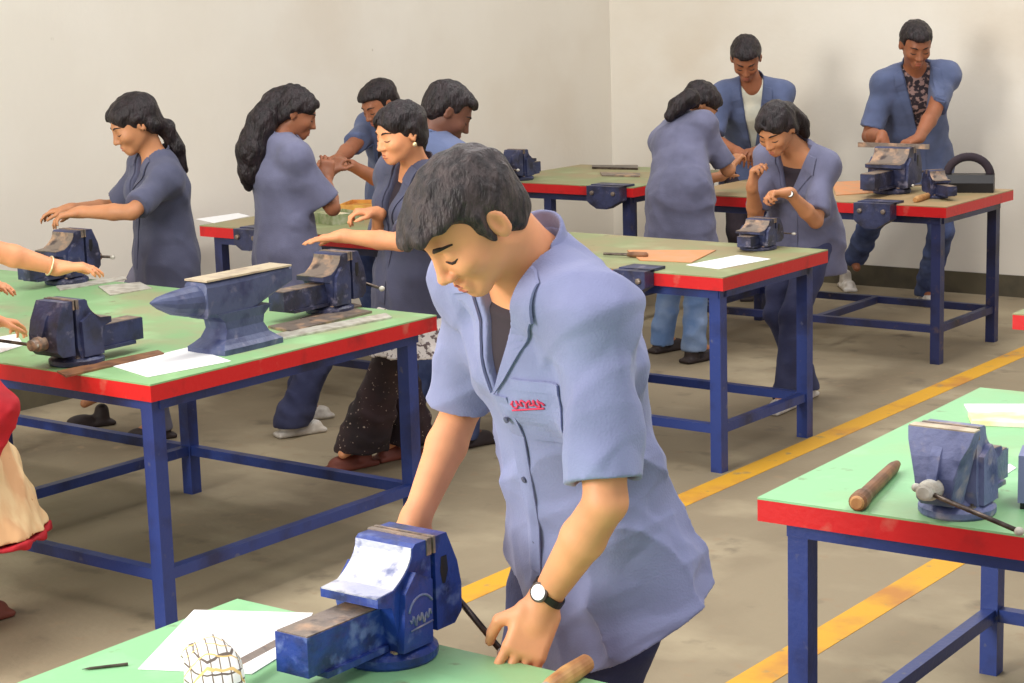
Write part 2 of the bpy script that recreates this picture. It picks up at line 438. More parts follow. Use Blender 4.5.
# ------------------------------------------------------------------ vises
def arc(c, r, a0, a1, n): return [(c[0] + r * math.cos(a0 + (a1 - a0) * i / n), c[1] + r * math.sin(a0 + (a1 - a0) * i / n)) for i in range(n + 1)]
def vise(pos, rz, label, paint, jawm, s=1.0, slide=.20, gap=.012, rod=(1, 0, -.1), rodlen=.24, rodoff=.0, logo=False, slidetop=None, wide=.065, work=False, zs=.9, flared=False):
    t = empty('bench_vise', pos, rz); t.scale = (s, s, s * zs)
    tag(t, label, 'vise', 'bench vises bolted to the benches')
    b = BM(); lathe(b, [(.084, 0), (.088, .006), (.088, .02), (.078, .028), (.058, .036), (.05, .055)], 28)
    base = obj('swivel_base', b, paint, t, smooth=False)
    for q in (.6, 2.5, 4.0, 5.6):
        obj('bolt', lathe(BM(), [(.010, 0), (.010, .009), (.004, .010), (.004, .015)], 6, Matrix.Translation((.066 * math.cos(q), .066 * math.sin(q), .024))), m_iron, base)
    # fixed jaw: column flaring out to a ledge (small anvil) and a concave face rising to the jaw
    prof = [(-.045, .03), (.035, .03), (.046, .07), (.046, .235), (.006, .235)]
    cur = [(-.002 - .052 * (k / 7) ** 1.7, .228 - .068 * (k / 7) ** .8) for k in range(8)]
    prof += cur + [(-.098, .156), (-.098, .138), (-.062, .128), (-.052, .08)]
    body = obj('fixed_jaw', prism(BM(), prof, -wide, wide), paint, t, bevel=.006)
    # side cheeks thickening the body
    for sx in (-1, 1):
        b = BM()
        pr = [(-.05, .035), (.03, .035), (.034, .16), (-.01, .185), (-.04, .15)]
        prism(b, pr, sx * wide * .98 if sx > 0 else -wide * .98 - .014, sx * wide * .98 + .014 if sx > 0 else -wide * .98)
        obj('cheek', b, paint, body, bevel=.004)
    # worn faces of the fixed jaw
    prw = [(p[0] - .0015, p[1] + .0012) for p in cur] + [(-.0985, .1575), (-.098, .1545)] + [(p[0] + .003, p[1] - .003) for p in cur[::-1]]
    obj('worn_face', prism(BM(), prw, -wide * .97, wide * .97), m_silver if jawm is m_silver else jawm, body)
    # slide
    prs = [(-.055 - slide, .045), (-.055 - slide, .122), (.05, .122), (.05, .045)]
    sl = obj('slide', prism(BM(), prs, -.036, .036), paint, t, bevel=.003)
    obj('slide_top', box(BM(), (-.034, -.052 - slide, .122), (.034, -.05, .1245)), slidetop or m_iron, sl)
    obj('slide_flange', box(BM(), (-.044, -.055 - slide * .8, .034), (.044, -.05, .046)), paint, sl, bevel=.002)
    # movable jaw
    y0 = .046 + gap
    prm = [(y0, .235), (y0 + .034, .235), (y0 + .047, .205), (y0 + .062, .17), (y0 + .072, .12), (y0 + .07, .065), (y0 + .05, .045), (y0, .045)]
    b = prism(BM(), prm, -wide * (1.22 if flared else 1), wide * (1.22 if flared else 1))
    if flared:
        for v in b.verts: v.co.x *= float(np.interp(v.co.z, (.045, .12, .17, .205, .235), (.50, .58, .74, .92, 1)))
        obj('worn_top', box(BM(), (-wide * 1.2, y0 + .002, .2345), (wide * 1.2, y0 + .033, .2385)), m_iron_pale, t, bevel=.001)
    mj = obj('movable_jaw', b, paint, t, bevel=.009 if not flared else .004)
    if not flared: obj('recess_shade', tube(BM(), [A_(wide + .0006, y0 + .022, .135), A_(wide + .0006, y0 + .024, .16), A_(wide + .0006, y0 + .024, .19)], [.004, .011, .008], 12, flat=.12, flat_dir=(1, 0, 0)), m_black, mj)  # flat black oval on the jaw side, painted stand-in for the shade in a hole
    obj('rib', prism(BM(), [(y0 + .03, .225), (y0 + .066, .175), (y0 + .085, .12), (y0 + .08, .07), (y0 + .03, .06)], -.012, .012), paint, mj, bevel=.004)
    for q, par in ((.0345, body), (y0 - .0065 + .0005, mj)):
        obj('jaw_plate', box(BM(), (-wide * 1.04, q, .204), (wide * 1.04, q + .0115 if par is body else q + .006, .238)), jawm if jawm is not m_silver else m_iron, par, bevel=.0015)
    sc_ = y0 + .072
    b = BM(); lathe(b, [(.026, 0), (.026, .03), (.02, .034), (.02, .052), (.014, .055)], 20, Matrix.Translation((0, sc_ - .004, .095)) @ rotm((0, 0, 1), (0, 1, 0)))
    obj('screw', b, m_brightsteel if paint is m_vise3 else m_iron, t)
    d = nrm(A_(*rod)); c0 = A_(0, sc_ + .036, .095) + d * rodoff
    r = obj('handle', tube(BM(), [c0 - d * rodlen / 2, c0 + d * rodlen / 2], .0062, 10), m_steel, t, smooth=True)
    for sg in (-1, 1):
        b = BM(); bmesh.ops.create_uvsphere(b, u_segments=14, v_segments=8, radius=.011); bmesh.ops.translate(b, verts=b.verts, vec=tuple(c0 + d * sg * rodlen / 2))
        obj('knob', b, m_brightsteel, r, smooth=True)
    if logo:
        # raised foundry mark on the cheek: an arc over a wavy script line
        b = BM(); X = wide * .98 + .0145
        pts = [A_(X, .0 + .034 * math.cos(a), .102 + .036 * math.sin(a)) for a in np.linspace(.5, 2.9, 14)]
        tube(b, pts, .0024, 6)
        pts = [A_(X, .026 - .056 * k / 30, .093 + .009 * math.sin(k * 1.05) + .004 * math.sin(k * .5)) for k in range(31)]
        tube(b, pts, .002, 6)
        tube(b, [A_(X, .03, .078), A_(X, -.03, .074)], .002, 6)
        obj('foundry_mark', b, m_vise3, body, smooth=True)
    if work:
        obj('clamped_strip', box(BM(), (-.2, .0465, .225), (.16, y0 - .001, .25)), m_iron, t)
    return t
V = {}
def onbench(px, Y):
    lo, hi = 0, 683
    for _ in range(40):
        m = (lo + hi) / 2
        if atY(px, m, Y)[2] > TH: lo = m
        else: hi = m
    return atY(px, m, Y)
p = onbench(389, 2.478); V[1] = vise((p[0], 2.478, TH), 0, 'large bright blue vise in the foreground under the man\'s hands', m_vise, m_silver, 1.0, slide=.19, rod=(.85, -.05, -.75), rodlen=.20, rodoff=.075, logo=True)
p = onbench(957, 3.835); V[2] = vise((p[0], 3.835, TH), math.pi, 'pale blue vise with long steel handle on the right green bench', m_vise3, m_iron, .95, slide=.15, flared=True, rod=(-1, 0, -.30), rodlen=.25, rodoff=.10)
p = onbench(77, 4.035); V[3] = vise((p[0], 4.035, TH), math.pi, 'dark blue vise with black handle beside the white sheet, at left bench front', m_vise2, m_iron, 1.0, slide=.20, rod=(1, 0, .0), rodlen=.22, rodoff=.10)
p = onbench(84, 5.26); V[4] = vise((p[0], 5.17, TH), 0, 'dark blue vise under the bowed woman\'s outstretched hands at far left', m_vise2, m_iron, 1.0, slide=.16, rod=(1, .2, .0), rodlen=.2, rodoff=-.02)
p = onbench(330, 5.15); V[5] = vise((p[0], 5.15, TH), 0, 'dark blue vise behind the anvil under the young woman\'s stretched hand', m_vise2, m_iron, 1.0, slide=.22, rod=(1, 0, -.2), rodlen=.22)
p = onbench(757, 7.18); V[10] = vise((p[0], 7.19, TH), 0, 'small blue vise in front of the woman with clasped hands', m_vise2, m_iron, .9, slide=.08, rod=(1, 0, 0), rodlen=.2, zs=.6)
p = onbench(521, 9.11); V[8] = vise((p[0], 9.11, TH), math.pi, 'dark vise standing alone on the bench in the far corner', m_vise2, m_iron, .85, slide=.13, rod=(1, 0, 0), rodlen=.2)
p = onbench(892, 9.3); V[11] = vise((p[0], 9.3, TH), 0, 'dark purple-blue vise the back-wall man files at', m_vise2, m_iron, 1.12, slide=.2, rod=(1, 0, 0), rodlen=.24, wide=.09, work=True)
V[12] = vise((-4.16, 9.18, TH), .9, 'low dark vise beside the black bag on the back bench', m_vise2, m_iron, .66, slide=.2, rod=(1, 0, 0), rodlen=.24)

# brackets that hang from the red edges
def bracket(x, y, label, w=.2, s=1.0):
    t = empty('vise_bracket', (x, y, TH), 0)
    tag(t, label, 'bracket', 'steel brackets on bench edges')
    prof = [(-.0, .012), (.06, .012), (.06, -.0), (.0, -.0)]
    b = BM(); h = .095 * s
    pl = [(-w / 2, .008), (w / 2, .008), (w / 2, -h * .75), (w * .3, -h), (w * .1, -h * 1.25), (-w * .2, -h * 1.25), (-w * .4, -h), (-w / 2, -h * .8)]
    a = [b.verts.new((q[0], -.075, q[1])) for q in pl]; c = [b.verts.new((q[0], -.002, q[1])) for q in pl]
    b.faces.new(a); b.faces.new(c[::-1])
    for i in range(len(pl)): b.faces.new((a[i], c[i], c[(i + 1) % len(pl)], a[(i + 1) % len(pl)]))
    obj('plate', b, m_vise2, t, bevel=.006)
    obj('flange', box(BM(), (-w / 2, -.03, .001), (w / 2, .08, .012)), m_vise2, t, bevel=.003)
    for q in (-.32, .32): obj('bolt', lathe(BM(), [(.012, 0), (.012, .012), (.006, .014)], 8, Matrix.Translation((q * w, -.075, -.03)) @ rotm((0, 0, 1), (0, -1, 0))), m_iron, t)
bracket(-6.03, 8.998, 'dark steel bracket hanging from the far corner bench', .22)
bracket(atZ(632, 272, TH)[0], 6.46, 'dark blue bracket on the edge of the bench with the brown board', .15, .8)
bracket(atZ(242, 232, TH)[0], 6.758, 'dark bracket on the pale bench behind the two women', .17, .8)
bracket(atZ(860, 208, TH)[0], 8.845, 'dark blue bracket on the back bench\'s red edge', .2)

# ------------------------------------------------------------------ anvil
def anvil():
    t = empty('anvil', (*atZ(236, 347, TH)[:2], TH), 0)
    tag(t, 'blue anvil with pointed horn and worn pale face on the left bench', 'anvil')
    b = BM(); st = []
    # stations along y: (y, half width, z bottom, z top)
    for y, w, zb, zt in [(-.36, .006, .196, .204), (-.33, .022, .175, .215), (-.28, .036, .15, .222), (-.22, .044, .135, .228), (-.17, .048, .125, .23), (-.165, .052, .12, .238), (-.05, .052, .105, .24), (.02, .052, .11, .24), (.10, .05, .14, .24), (.17, .048, .165, .24), (.235, .046, .185, .24)]:
        ring = []
        for k in range(16):
            a = 2 * math.pi * k / 16; e = .35 if y > -.168 else 1
            cx, cz = math.cos(a), math.sin(a)
            px = math.copysign(abs(cx) ** e, cx) * w; pz = (zb + zt) / 2 + math.copysign(abs(cz) ** e, cz) * (zt - zb) / 2
            ring.append(b.verts.new((px, y, pz)))
        st.append(ring)
    for r0, r1 in zip(st, st[1:]):
        for k in range(16): b.faces.new((r0[k], r0[(k + 1) % 16], r1[(k + 1) % 16], r1[k]))
    b.faces.new(st[0][::-1]); b.faces.new(st[-1])
    obj('horn_and_face', b, m_vise2, t, smooth=False, bevel=0)
    b = BM(); rings = []
    for z, wx, wy in [(0, .085, .135), (.018, .085, .135), (.03, .07, .12), (.045, .058, .10), (.075, .048, .085), (.10, .048, .09), (.13, .052, .125)]:
        rings.append([b.verts.new((sx * wx * (1 if abs(sy_) > .5 else 1), sy_ * wy - .0, z)) for sx, sy_ in ((-1, -1), (-.4, -1.05), (.4, -1.05), (1, -1), (1.05, -.4), (1.05, .4), (1, 1), (.4, 1.05), (-.4, 1.05), (-1, 1), (-1.05, .4), (-1.05, -.4))])
    n = 12
    for r0, r1 in zip(rings, rings[1:]):
        for k in range(n): b.faces.new((r0[k], r0[(k + 1) % n], r1[(k + 1) % n], r1[k]))
    b.faces.new(rings[0][::-1]); b.faces.new(rings[-1])
    obj('waist_and_feet', b, m_vise2, t, bevel=.004)
    obj('face_plate', box(BM(), (-.05, -.164, .24), (.05, .23, .246)), m_iron, t, bevel=.002)
    return t
an = anvil(); an.scale = (1, 1, 1.0)
for ch in an.children:
    if ch.name.startswith('face_plate'): ch.data.materials[0] = m_iron_pale
m_vise_a = layered('anvil_paint', (76, 84, 116), [((50, 56, 92), 12, .5, .65, None), ((110, 110, 132), 24, .6, .74, None)], .45, .2, 60)
for ch in an.children:
    if not ch.name.startswith('face_plate'): ch.data.materials[0] = m_vise_a

# ------------------------------------------------------------------ flat things and tools on the benches
def flat(name, px, label, cat, m, th=.0015, z=TH, group=None, bevel=0):
    P = [atZ(x, y, z + th) for x, y in px]
    c = sum(P) / len(P); b = BM()
    a = [b.verts.new((p[0] - c[0], p[1] - c[1], .0006)) for p in P]; d = [b.verts.new((p[0] - c[0], p[1] - c[1], th + .0006)) for p in P]
    n = len(P); b.faces.new(a[::-1]); b.faces.new(d)
    for i in range(n): b.faces.new((a[i], a[(i + 1) % n], d[(i + 1) % n], d[i]))
    o = obj(name, b, m, bevel=bevel); o.location = (c[0], c[1], z)
    return tag(o, label, cat, group)
flat('paper_sheet', [(138, 669), (194, 610), (313, 613), (290, 650), (252, 674)], 'white paper sheet on the foreground bench under the checked handle', 'paper', m_paper)
flat('paper_sheet', [(112, 366), (190, 347), (231, 361), (148, 377)], 'white paper sheet at the corner of the left bench', 'paper', m_paper)
flat('paper_sheet', [(686, 265), (738, 255), (771, 259), (719, 269)], 'white paper sheet beside the brown board on the middle bench', 'paper', m_paper)
flat('paper_sheet', [(-6, 338), (16, 334), (24, 345), (-4, 354)], 'white paper sheet at the left border beside the vise', 'paper', m_paper)
flat('paper_sheet', [(984, 474), (1010, 464), (1016, 468), (996, 481)], 'small white paper scrap beside the pale blue vise', 'paper', m_paper)
flat('paper_sheet', [(196, 219), (238, 213), (250, 216), (214, 223)], 'long pale paper on the bench behind the two women', 'paper', m_paper)
flat('brown_board', [(627, 250), (716, 250), (692, 262), (640, 260)], 'thin orange-brown board lying on the middle bench', 'board', m_board, .004)
flat('brown_board', [(832, 182), (872, 180), (880, 192), (836, 195)], 'tan board on the bench by the back wall', 'board', m_board, .004)
flat('notebook', [(968, 412), (1040, 412), (1042, 424), (972, 421)], 'pale yellow notebook on the right green bench', 'notebook', m_paper2, .012)
flat('leaflet', [(964, 404), (1040, 404), (1042, 414), (969, 412)], 'folded white leaflet with pink corner beside the yellow notebook', 'leaflet', m_paper, .004)
flat('steel_rule', [(262, 336), (386, 313), (392, 317), (268, 341)], 'broad pale steel bar along the left bench\'s edge, nearest of three', 'steel bar', m_brightsteel, .006, group='steel bars on the left bench')
flat('steel_rule', [(268, 326), (352, 308), (372, 311), (290, 331)], 'wide grey flat bar in the middle of three by the anvil', 'steel bar', m_iron, .008, group='steel bars on the left bench')
flat('steel_rule', [(300, 318), (352, 303), (361, 305), (312, 321)], 'short grey flat bar nearest the rear vise by the anvil', 'steel bar', m_iron, .006, group='steel bars on the left bench')
flat('wooden_strip', [(57, 371), (158, 350), (164, 353), (66, 376)], 'narrow brown strip lying between front vise and white sheet', 'strip', m_wood_dark, .006)
flat('steel_rule', [(56, 286), (124, 276), (127, 279), (60, 290)], 'thin pale bar under the braceleted arm', 'steel bar', m_brightsteel, .004, group='steel bars on the left bench')
flat('steel_rule', [(98, 286), (140, 282), (152, 288), (110, 295)], 'pale rectangular plate on the left bench behind the dark front vise', 'steel bar', m_brightsteel, .004, group='steel bars on the left bench')
flat('steel_rule', [(592, 165), (638, 165), (638, 168), (592, 167)], 'thin dark bar on the far corner bench', 'steel bar', m_steel, .012)
flat('steel_rule', [(600, 172), (640, 173), (640, 176), (602, 175)], 'flat grey bar nearer the red edge on the far corner bench', 'steel bar', m_iron, .008)

def rod_tool(name, p0, p1, label, cat, parts, z0=TH):
    """a turned tool lying from p0 to p1 (points of the place); parts: (name, material, [(fraction, radius)...])"""
    d = np.asarray(p1) - np.asarray(p0); L = np.linalg.norm(d)
    t = empty(name, p0); tag(t, label, cat)
    for n, m, prof in parts:
        b = BM(); tube(b, [d * q for q, _ in prof], [r for _, r in prof], 16)
        obj(n, b, m, t, smooth=False)
    return t
def lay(x, y, r): return atZ(x, y, TH + r) if r else atZ(x, y, TH)
rod_tool('hammer_handle', lay(857, 503, .021), lay(897, 464, .016), 'brown turned wooden handle lying at the corner of the right bench', 'tool handle',
         [('grip', m_wood_dark, [(0, .016), (.02, .021), (.12, .021), (.2, .0165), (.6, .0155), (.9, .014), (1, .009)]), ('end_cap', m_wood, [(-.015, .012), (0, .0165)])])
rod_tool('file', lay(588, 662, .017), lay(520, 706, .014), 'pale wooden file handle on the foreground bench by the man\'s hip', 'file',
         [('handle', m_wood, [(0, .010), (.03, .016), (.3, .018), (.55, .015), (.62, .012)]), ('ferrule', m_brightsteel, [(.62, .0125), (.7, .0115)]), ('blade', m_steel, [(.7, .006), (1, .006), (1.6, .006)])])
# rag-wrapped file beside the foreground vise
m_plaid = bpy.data.materials.new('checked_rag'); m_plaid.use_nodes = True
nt = m_plaid.node_tree; bs = nt.nodes['Principled BSDF']; bs.inputs['Roughness'].default_value = .9
tc = nt.nodes.new('ShaderNodeTexCoord'); last = None
for ax, (sca, col) in enumerate([(20, (120, 106, 92)), (20, (104, 92, 82)), (9, (226, 190, 120))]):
    w = nt.nodes.new('ShaderNodeTexWave'); w.bands_direction = 'XYZ'[(ax * 2) % 3] if ax < 2 else 'Y'; w.inputs['Scale'].default_value = sca; w.inputs['Distortion'].default_value = .6
    r = nt.nodes.new('ShaderNodeMapRange'); r.inputs['From Min'].default_value = .92; r.inputs['From Max'].default_value = .97
    mx = nt.nodes.new('ShaderNodeMix'); mx.data_type = 'RGBA'; mx.inputs['B'].default_value = lin(col)
    nt.links.new(tc.outputs['Object'], w.inputs['Vector']); nt.links.new(w.outputs['Fac'], r.inputs['Value']); nt.links.new(r.outputs[0], mx.inputs['Factor'])
    if last is None: mx.inputs['A'].default_value = lin((244, 242, 234))
    else: nt.links.new(last, mx.inputs['A'])
    last = mx.outputs['Result']
nt.links.new(last, bs.inputs['Base Color'])
p0, p1 = lay(214, 676, .045), lay(300, 630, .03)
t = empty('rag_wrapped_file', p0, YAW + .25); tag(t, 'file whose handle is wrapped in a checked rag, lying on white paper', 'file')
d = np.array(Matrix.Rotation(-(YAW + .25), 3, 'Z') @ Vector(p1 - p0))
obj('blade', tube(BM(), [d * .15, d], .012, 4, flat=.5, flat_dir=UP), m_iron, t)
b = BM(); tube(b, [A_(-.005, -.075, -.035), A_(-.002, -.06, -.02), A_(0, -.03, 0), A_(0, .02, .012), A_(-.004, .06, .014), A_(-.01, .085, .005), A_(-.012, .09, .0)], [.028, .047, .050, .048, .043, .034, .014], 22, flat=.8, flat_dir=UP)
for v in b.verts: v.co += Vector((math.sin(v.co.z * 130 + v.co.y * 40), math.sin(v.co.x * 150), math.cos(v.co.x * 120 + v.co.y * 90))) * .0035
obj('checked_rag', b, m_plaid, t, smooth=True)
rod_tool('scriber', lay(84, 669, .003), lay(128, 664, .003), 'thin dark scriber lying alone on the foreground bench', 'scriber', [('shaft', m_steel, [(0, .0008), (.12, .0025), (1, .003)]), ('tip', m_black, [(-.05, .0004), (0, .0008)])])
rod_tool('file', lay(915, 200, .014), lay(957, 186, .014), 'long pale wooden file handle on the bench by the back wall', 'file',
         [('handle', m_wood, [(0, .012), (.05, .017), (.3, .016), (.7, .012)]), ('blade', m_steel, [(.7, .008), (1.0, .008)])])
rod_tool('file', lay(611, 254, .012), lay(648, 255, .012), 'small file with brown handle at the brown board\'s end', 'file',
         [('blade', m_steel, [(-.2, .006), (.45, .006)]), ('handle', m_wood_dark, [(.45, .009), (.6, .013), (.95, .012), (1, .006)])])
# coloured boxes on the bench behind the women
def openbox(name, c, size, rz, label, cat, m, m2):
    t = empty(name, c, rz); tag(t, label, cat)
    w, l, h = size; b = BM()
    box(b, (-w, -l, 0), (w, l, .006)); box(b, (-w, -l, .006), (w, -l + .006, h)); box(b, (-w, l - .006, .006), (w, l, h)); box(b, (-w, -l + .006, .006), (-w + .006, l - .006, h)); box(b, (w - .006, -l + .006, .006), (w, l - .006, h))
    obj('tray', b, m, t); obj('contents', box(BM(), (-w + .008, -l + .008, .006), (w - .008, l - .008, h * .7)), m2, t, bevel=.004)
m_orange = mat('orange_card', (222, 150, 76), .8, (240, 190, 90), 20); m_green = mat('green_card', (130, 146, 98), .8, (180, 180, 150), 24)
p = atZ(362, 214, TH); openbox('parts_tray', (p[0], p[1], TH), (.09, .12, .06), .4, 'orange card tray between the two women\'s hands', 'tray', m_orange, m_orange)
p = atZ(338, 222, TH); openbox('parts_tray', (p[0], p[1], TH), (.10, .09, .05), -.3, 'greenish tray of small parts beside the orange tray', 'tray', m_green, m_paper2)
# black bag on the back bench
t = empty('tool_bag', (-4.13, 9.5, TH), .35); tag(t, 'small black bag with arched handle on the back bench corner', 'bag')
b = BM(); prism(b, [(-.07, 0), (.07, 0), (.075, .05), (.05, .09), (-.05, .09), (-.075, .05)], -.13, .13); obj('bag_body', b, m_black, t, bevel=.012)
obj('carrying_handle', tube(BM(), [A_(.11 * math.cos(a), 0, .08 + .10 * math.sin(a)) for a in np.linspace(.0, math.pi, 16)], .022, 10), m_dark, t, smooth=True)
# pale blue box cut by the right border
t = empty('parts_box', (*atZ(1043, 505, TH)[:2], TH), .3); tag(t, 'pale blue box with black foot cut off by the right border', 'box')
obj('box_body', box(BM(), (-.05, -.05, .015), (.05, .05, .12)), m_coat1, t, bevel=.006); obj('foot', box(BM(), (-.045, -.045, 0), (.045, .045, .015)), m_black, t)

# ------------------------------------------------------------------ people
def ik(a, t, l1, l2, pole):
    d = np.asarray(t) - a; D = np.linalg.norm(d); D2 = min(D, (l1 + l2) * .998); ax = d / D
    t2 = a + ax * D2
    x = (l1 ** 2 - l2 ** 2 + D2 ** 2) / (2 * D2); y = math.sqrt(max(l1 ** 2 - x ** 2, 1e-6))
    pl = nrm(np.asarray(pole) - ax * np.dot(pole, ax))
    return a + ax * x + pl * y, t2
def frame(fwd, up=UP):
    f = nrm(fwd); l = nrm(np.cross(up, f)); u = np.cross(f, l)
    return f, l, u
def heading(phi, pitch=0):
    """phi: degrees turned from facing the camera towards the left of the photo; pitch: degrees looking down"""
    a = math.radians(phi); F = -V_A * math.cos(a) - V_R * math.sin(a); p = math.radians(pitch)
    return F * math.cos(p) - UP * math.sin(p), nrm(F * math.sin(p) + UP * math.cos(p))
def bounds(pts, r): P = np.array(pts); return P.min(0) - r, P.max(0) + r

def hand_ops(w, D, N, W, s, curl, thumb=.7, spread=.06, kk=.006):
    """w wrist, D pointing direction, N the way the palm faces, W towards the thumb"""
    D, N, W = nrm(D), nrm(N - D * np.dot(N, D)), None if W is None else W
    W = nrm(W - D * np.dot(W, D) - N * np.dot(W, N))
    R = np.array([D, W, N]); o = []
    o.append(('u', bx(w + D * .052 * s, A_(.046, .038, .0135) * s, .012 * s, R), .014))
    o.append(('u', rc(w - D * .01, w + D * .03 * s, .024 * s, .021 * s), .02))
    for i, (y, L) in enumerate(((.029, .070), (.0098, .078), (-.0098, .072), (-.028, .056))):
        p = w + D * (.092 - .004 * abs(i - 1)) * s + W * y * s; d = nrm(D + W * spread * (1.5 - i)); a = 0
        c = curl * (1 + .12 * i) if np.isscalar(curl) else curl[i]
        rr = .0088 * s
        for j, fr in enumerate((.45, .31, .24)):
            a += c * (.9, 1.0, .7)[j]
            dd = d * math.cos(a) + N * math.sin(a); q = p + dd * L * fr * s
            o.append(('u', rc(p, q, rr, rr * .9), .003 if j else kk)); p = q; rr *= .9
    p = w + D * .028 * s + W * .026 * s; d1 = nrm(D * .65 + W * .75 + N * .35)
    q = p + d1 * .042 * s; d2 = nrm(D * 1.0 + W * (.45 - .3 * thumb) + N * .6 * thumb); r = q + d2 * .03 * s; t = r + nrm(d2 + N * .2 * thumb - W * .2) * .024 * s
    o += [('u', rc(p, q, .0145 * s, .0115 * s), .010), ('u', rc(q, r, .011 * s, .0098 * s), .003), ('u', rc(r, t, .0098 * s, .0082 * s), .003)]
    return o

def head_ops(hc, f, l, u, s, fem=False, tweak=0):
    R = np.array([f, l, u]); P = lambda a, b, c: hc + (f * a + l * b + u * c) * s
    k = .02 * s
    o = [('u', el(P(-.014, 0, .031), A_(.094, .075, .080) * s, R), k),
         ('u', el(P(.026, 0, -.022), A_(.066, .063, .080) * s, R), .03 * s),
         ('u', seg(P(.000, 0, -.052), P(.062, 0, -.088), (.054 * s, .03 * s), (.022 * s, .022 * s), l), .024 * s),
         ('u', el(P(.070, 0, -.090), A_(.020, .024, .018) * s, R), .016 * s),
         ('u', rc(P(.078, -.030, .020), P(.078, .030, .020), .0115 * s, .0115 * s), .012 * s)]
    for g in (-1, 1):
        o += [('u', el(P(.060, g * .040, -.028), A_(.026, .022, .022) * s, R), .02 * s),
              ('s', el(P(.098, g * .032, .002), A_(.016, .022, .0135) * s, R), .012 * s),
              ('u', el(P(.070, g * .032, -.001), A_(.0165, .0165, .0135) * s, R), .003 * s)]
    o += [('u', rc(P(.084, 0, .014), P(.104, 0, -.033), .0075 * s, .0105 * s), .009 * s),
          ('u', el(P(.105, 0, -.035), A_(.0125, .0120, .0105) * s, R), .005 * s)]
    for g in (-1, 1): o.append(('u', el(P(.096, g * .0135, -.039), A_(.011, .0075, .008) * s, R), .006 * s))
    o += [('u', rc(P(.088, -.012, -.064), P(.088, .012, -.064), .0095 * s, .0095 * s), .009 * s),
          ('u', rc(P(.086, -.011, -.076), P(.086, .011, -.076), .0095 * s, .0095 * s), .007 * s),
          ('s', rc(P(.101, -.02, -.0695), P(.101, .02, -.0695), .0035 * s, .0035 * s), .003 * s)]
    for g in (-1, 1):
        tf = nrm(f * .9 + l * g * -.35); Re = np.array([tf, np.cross(u, tf), u])
        o += [('u', el(P(-.008, g * .079, -.008), A_(.018, .0075, .031) * s, Re), .006 * s),
              ('s', el(P(-.004, g * .0885, -.004), A_(.0105, .009, .020) * s, Re), .002 * s)]
    return o

def watch(parent, origin, w, D, N, r, side):
    """strap round the forearm at w, dial on the side the vector N points to"""
    D, N = nrm(D), nrm(N - D * np.dot(N, D)); B = np.cross(D, N)
    pts = [w + (N * math.cos(a) * r * .86 + B * math.sin(a) * r) - origin for a in np.linspace(0, 2 * math.pi, 25)[:-1]]
    tube_b = tube(BM(), pts, .0022, 8, flat=1, closed=True)
    b = BM(); rings = []
    for p in pts:
        o = nrm(p - (w - origin)); rings.append([b.verts.new(tuple(p + o * q + D * z)) for q, z in ((0, -.008), (.0025, -.008), (.0025, .008), (0, .008))])
    for i in range(len(rings)):
        for k in range(4): b.faces.new((rings[i][k], rings[i][(k + 1) % 4], rings[(i + 1) % len(rings)][(k + 1) % 4], rings[(i + 1) % len(rings)][k]))
    tube_b.free()
    st = obj('watch_strap', b, m_black, parent)
    c = w + N * r * .86 - origin
    Mx = Matrix.Translation(tuple(c)) @ rotm((0, 0, 1), tuple(N))
    obj('watch_case', lathe(BM(), [(.0165 * side, 0), (.018 * side, .003), (.0175 * side, .007), (.014 * side, .008)], 24, Mx), m_steel, st)
    obj('watch_dial', lathe(BM(), [(.0138 * side, .0075), (.0138 * side, .009)], 24, Mx), m_white, st)

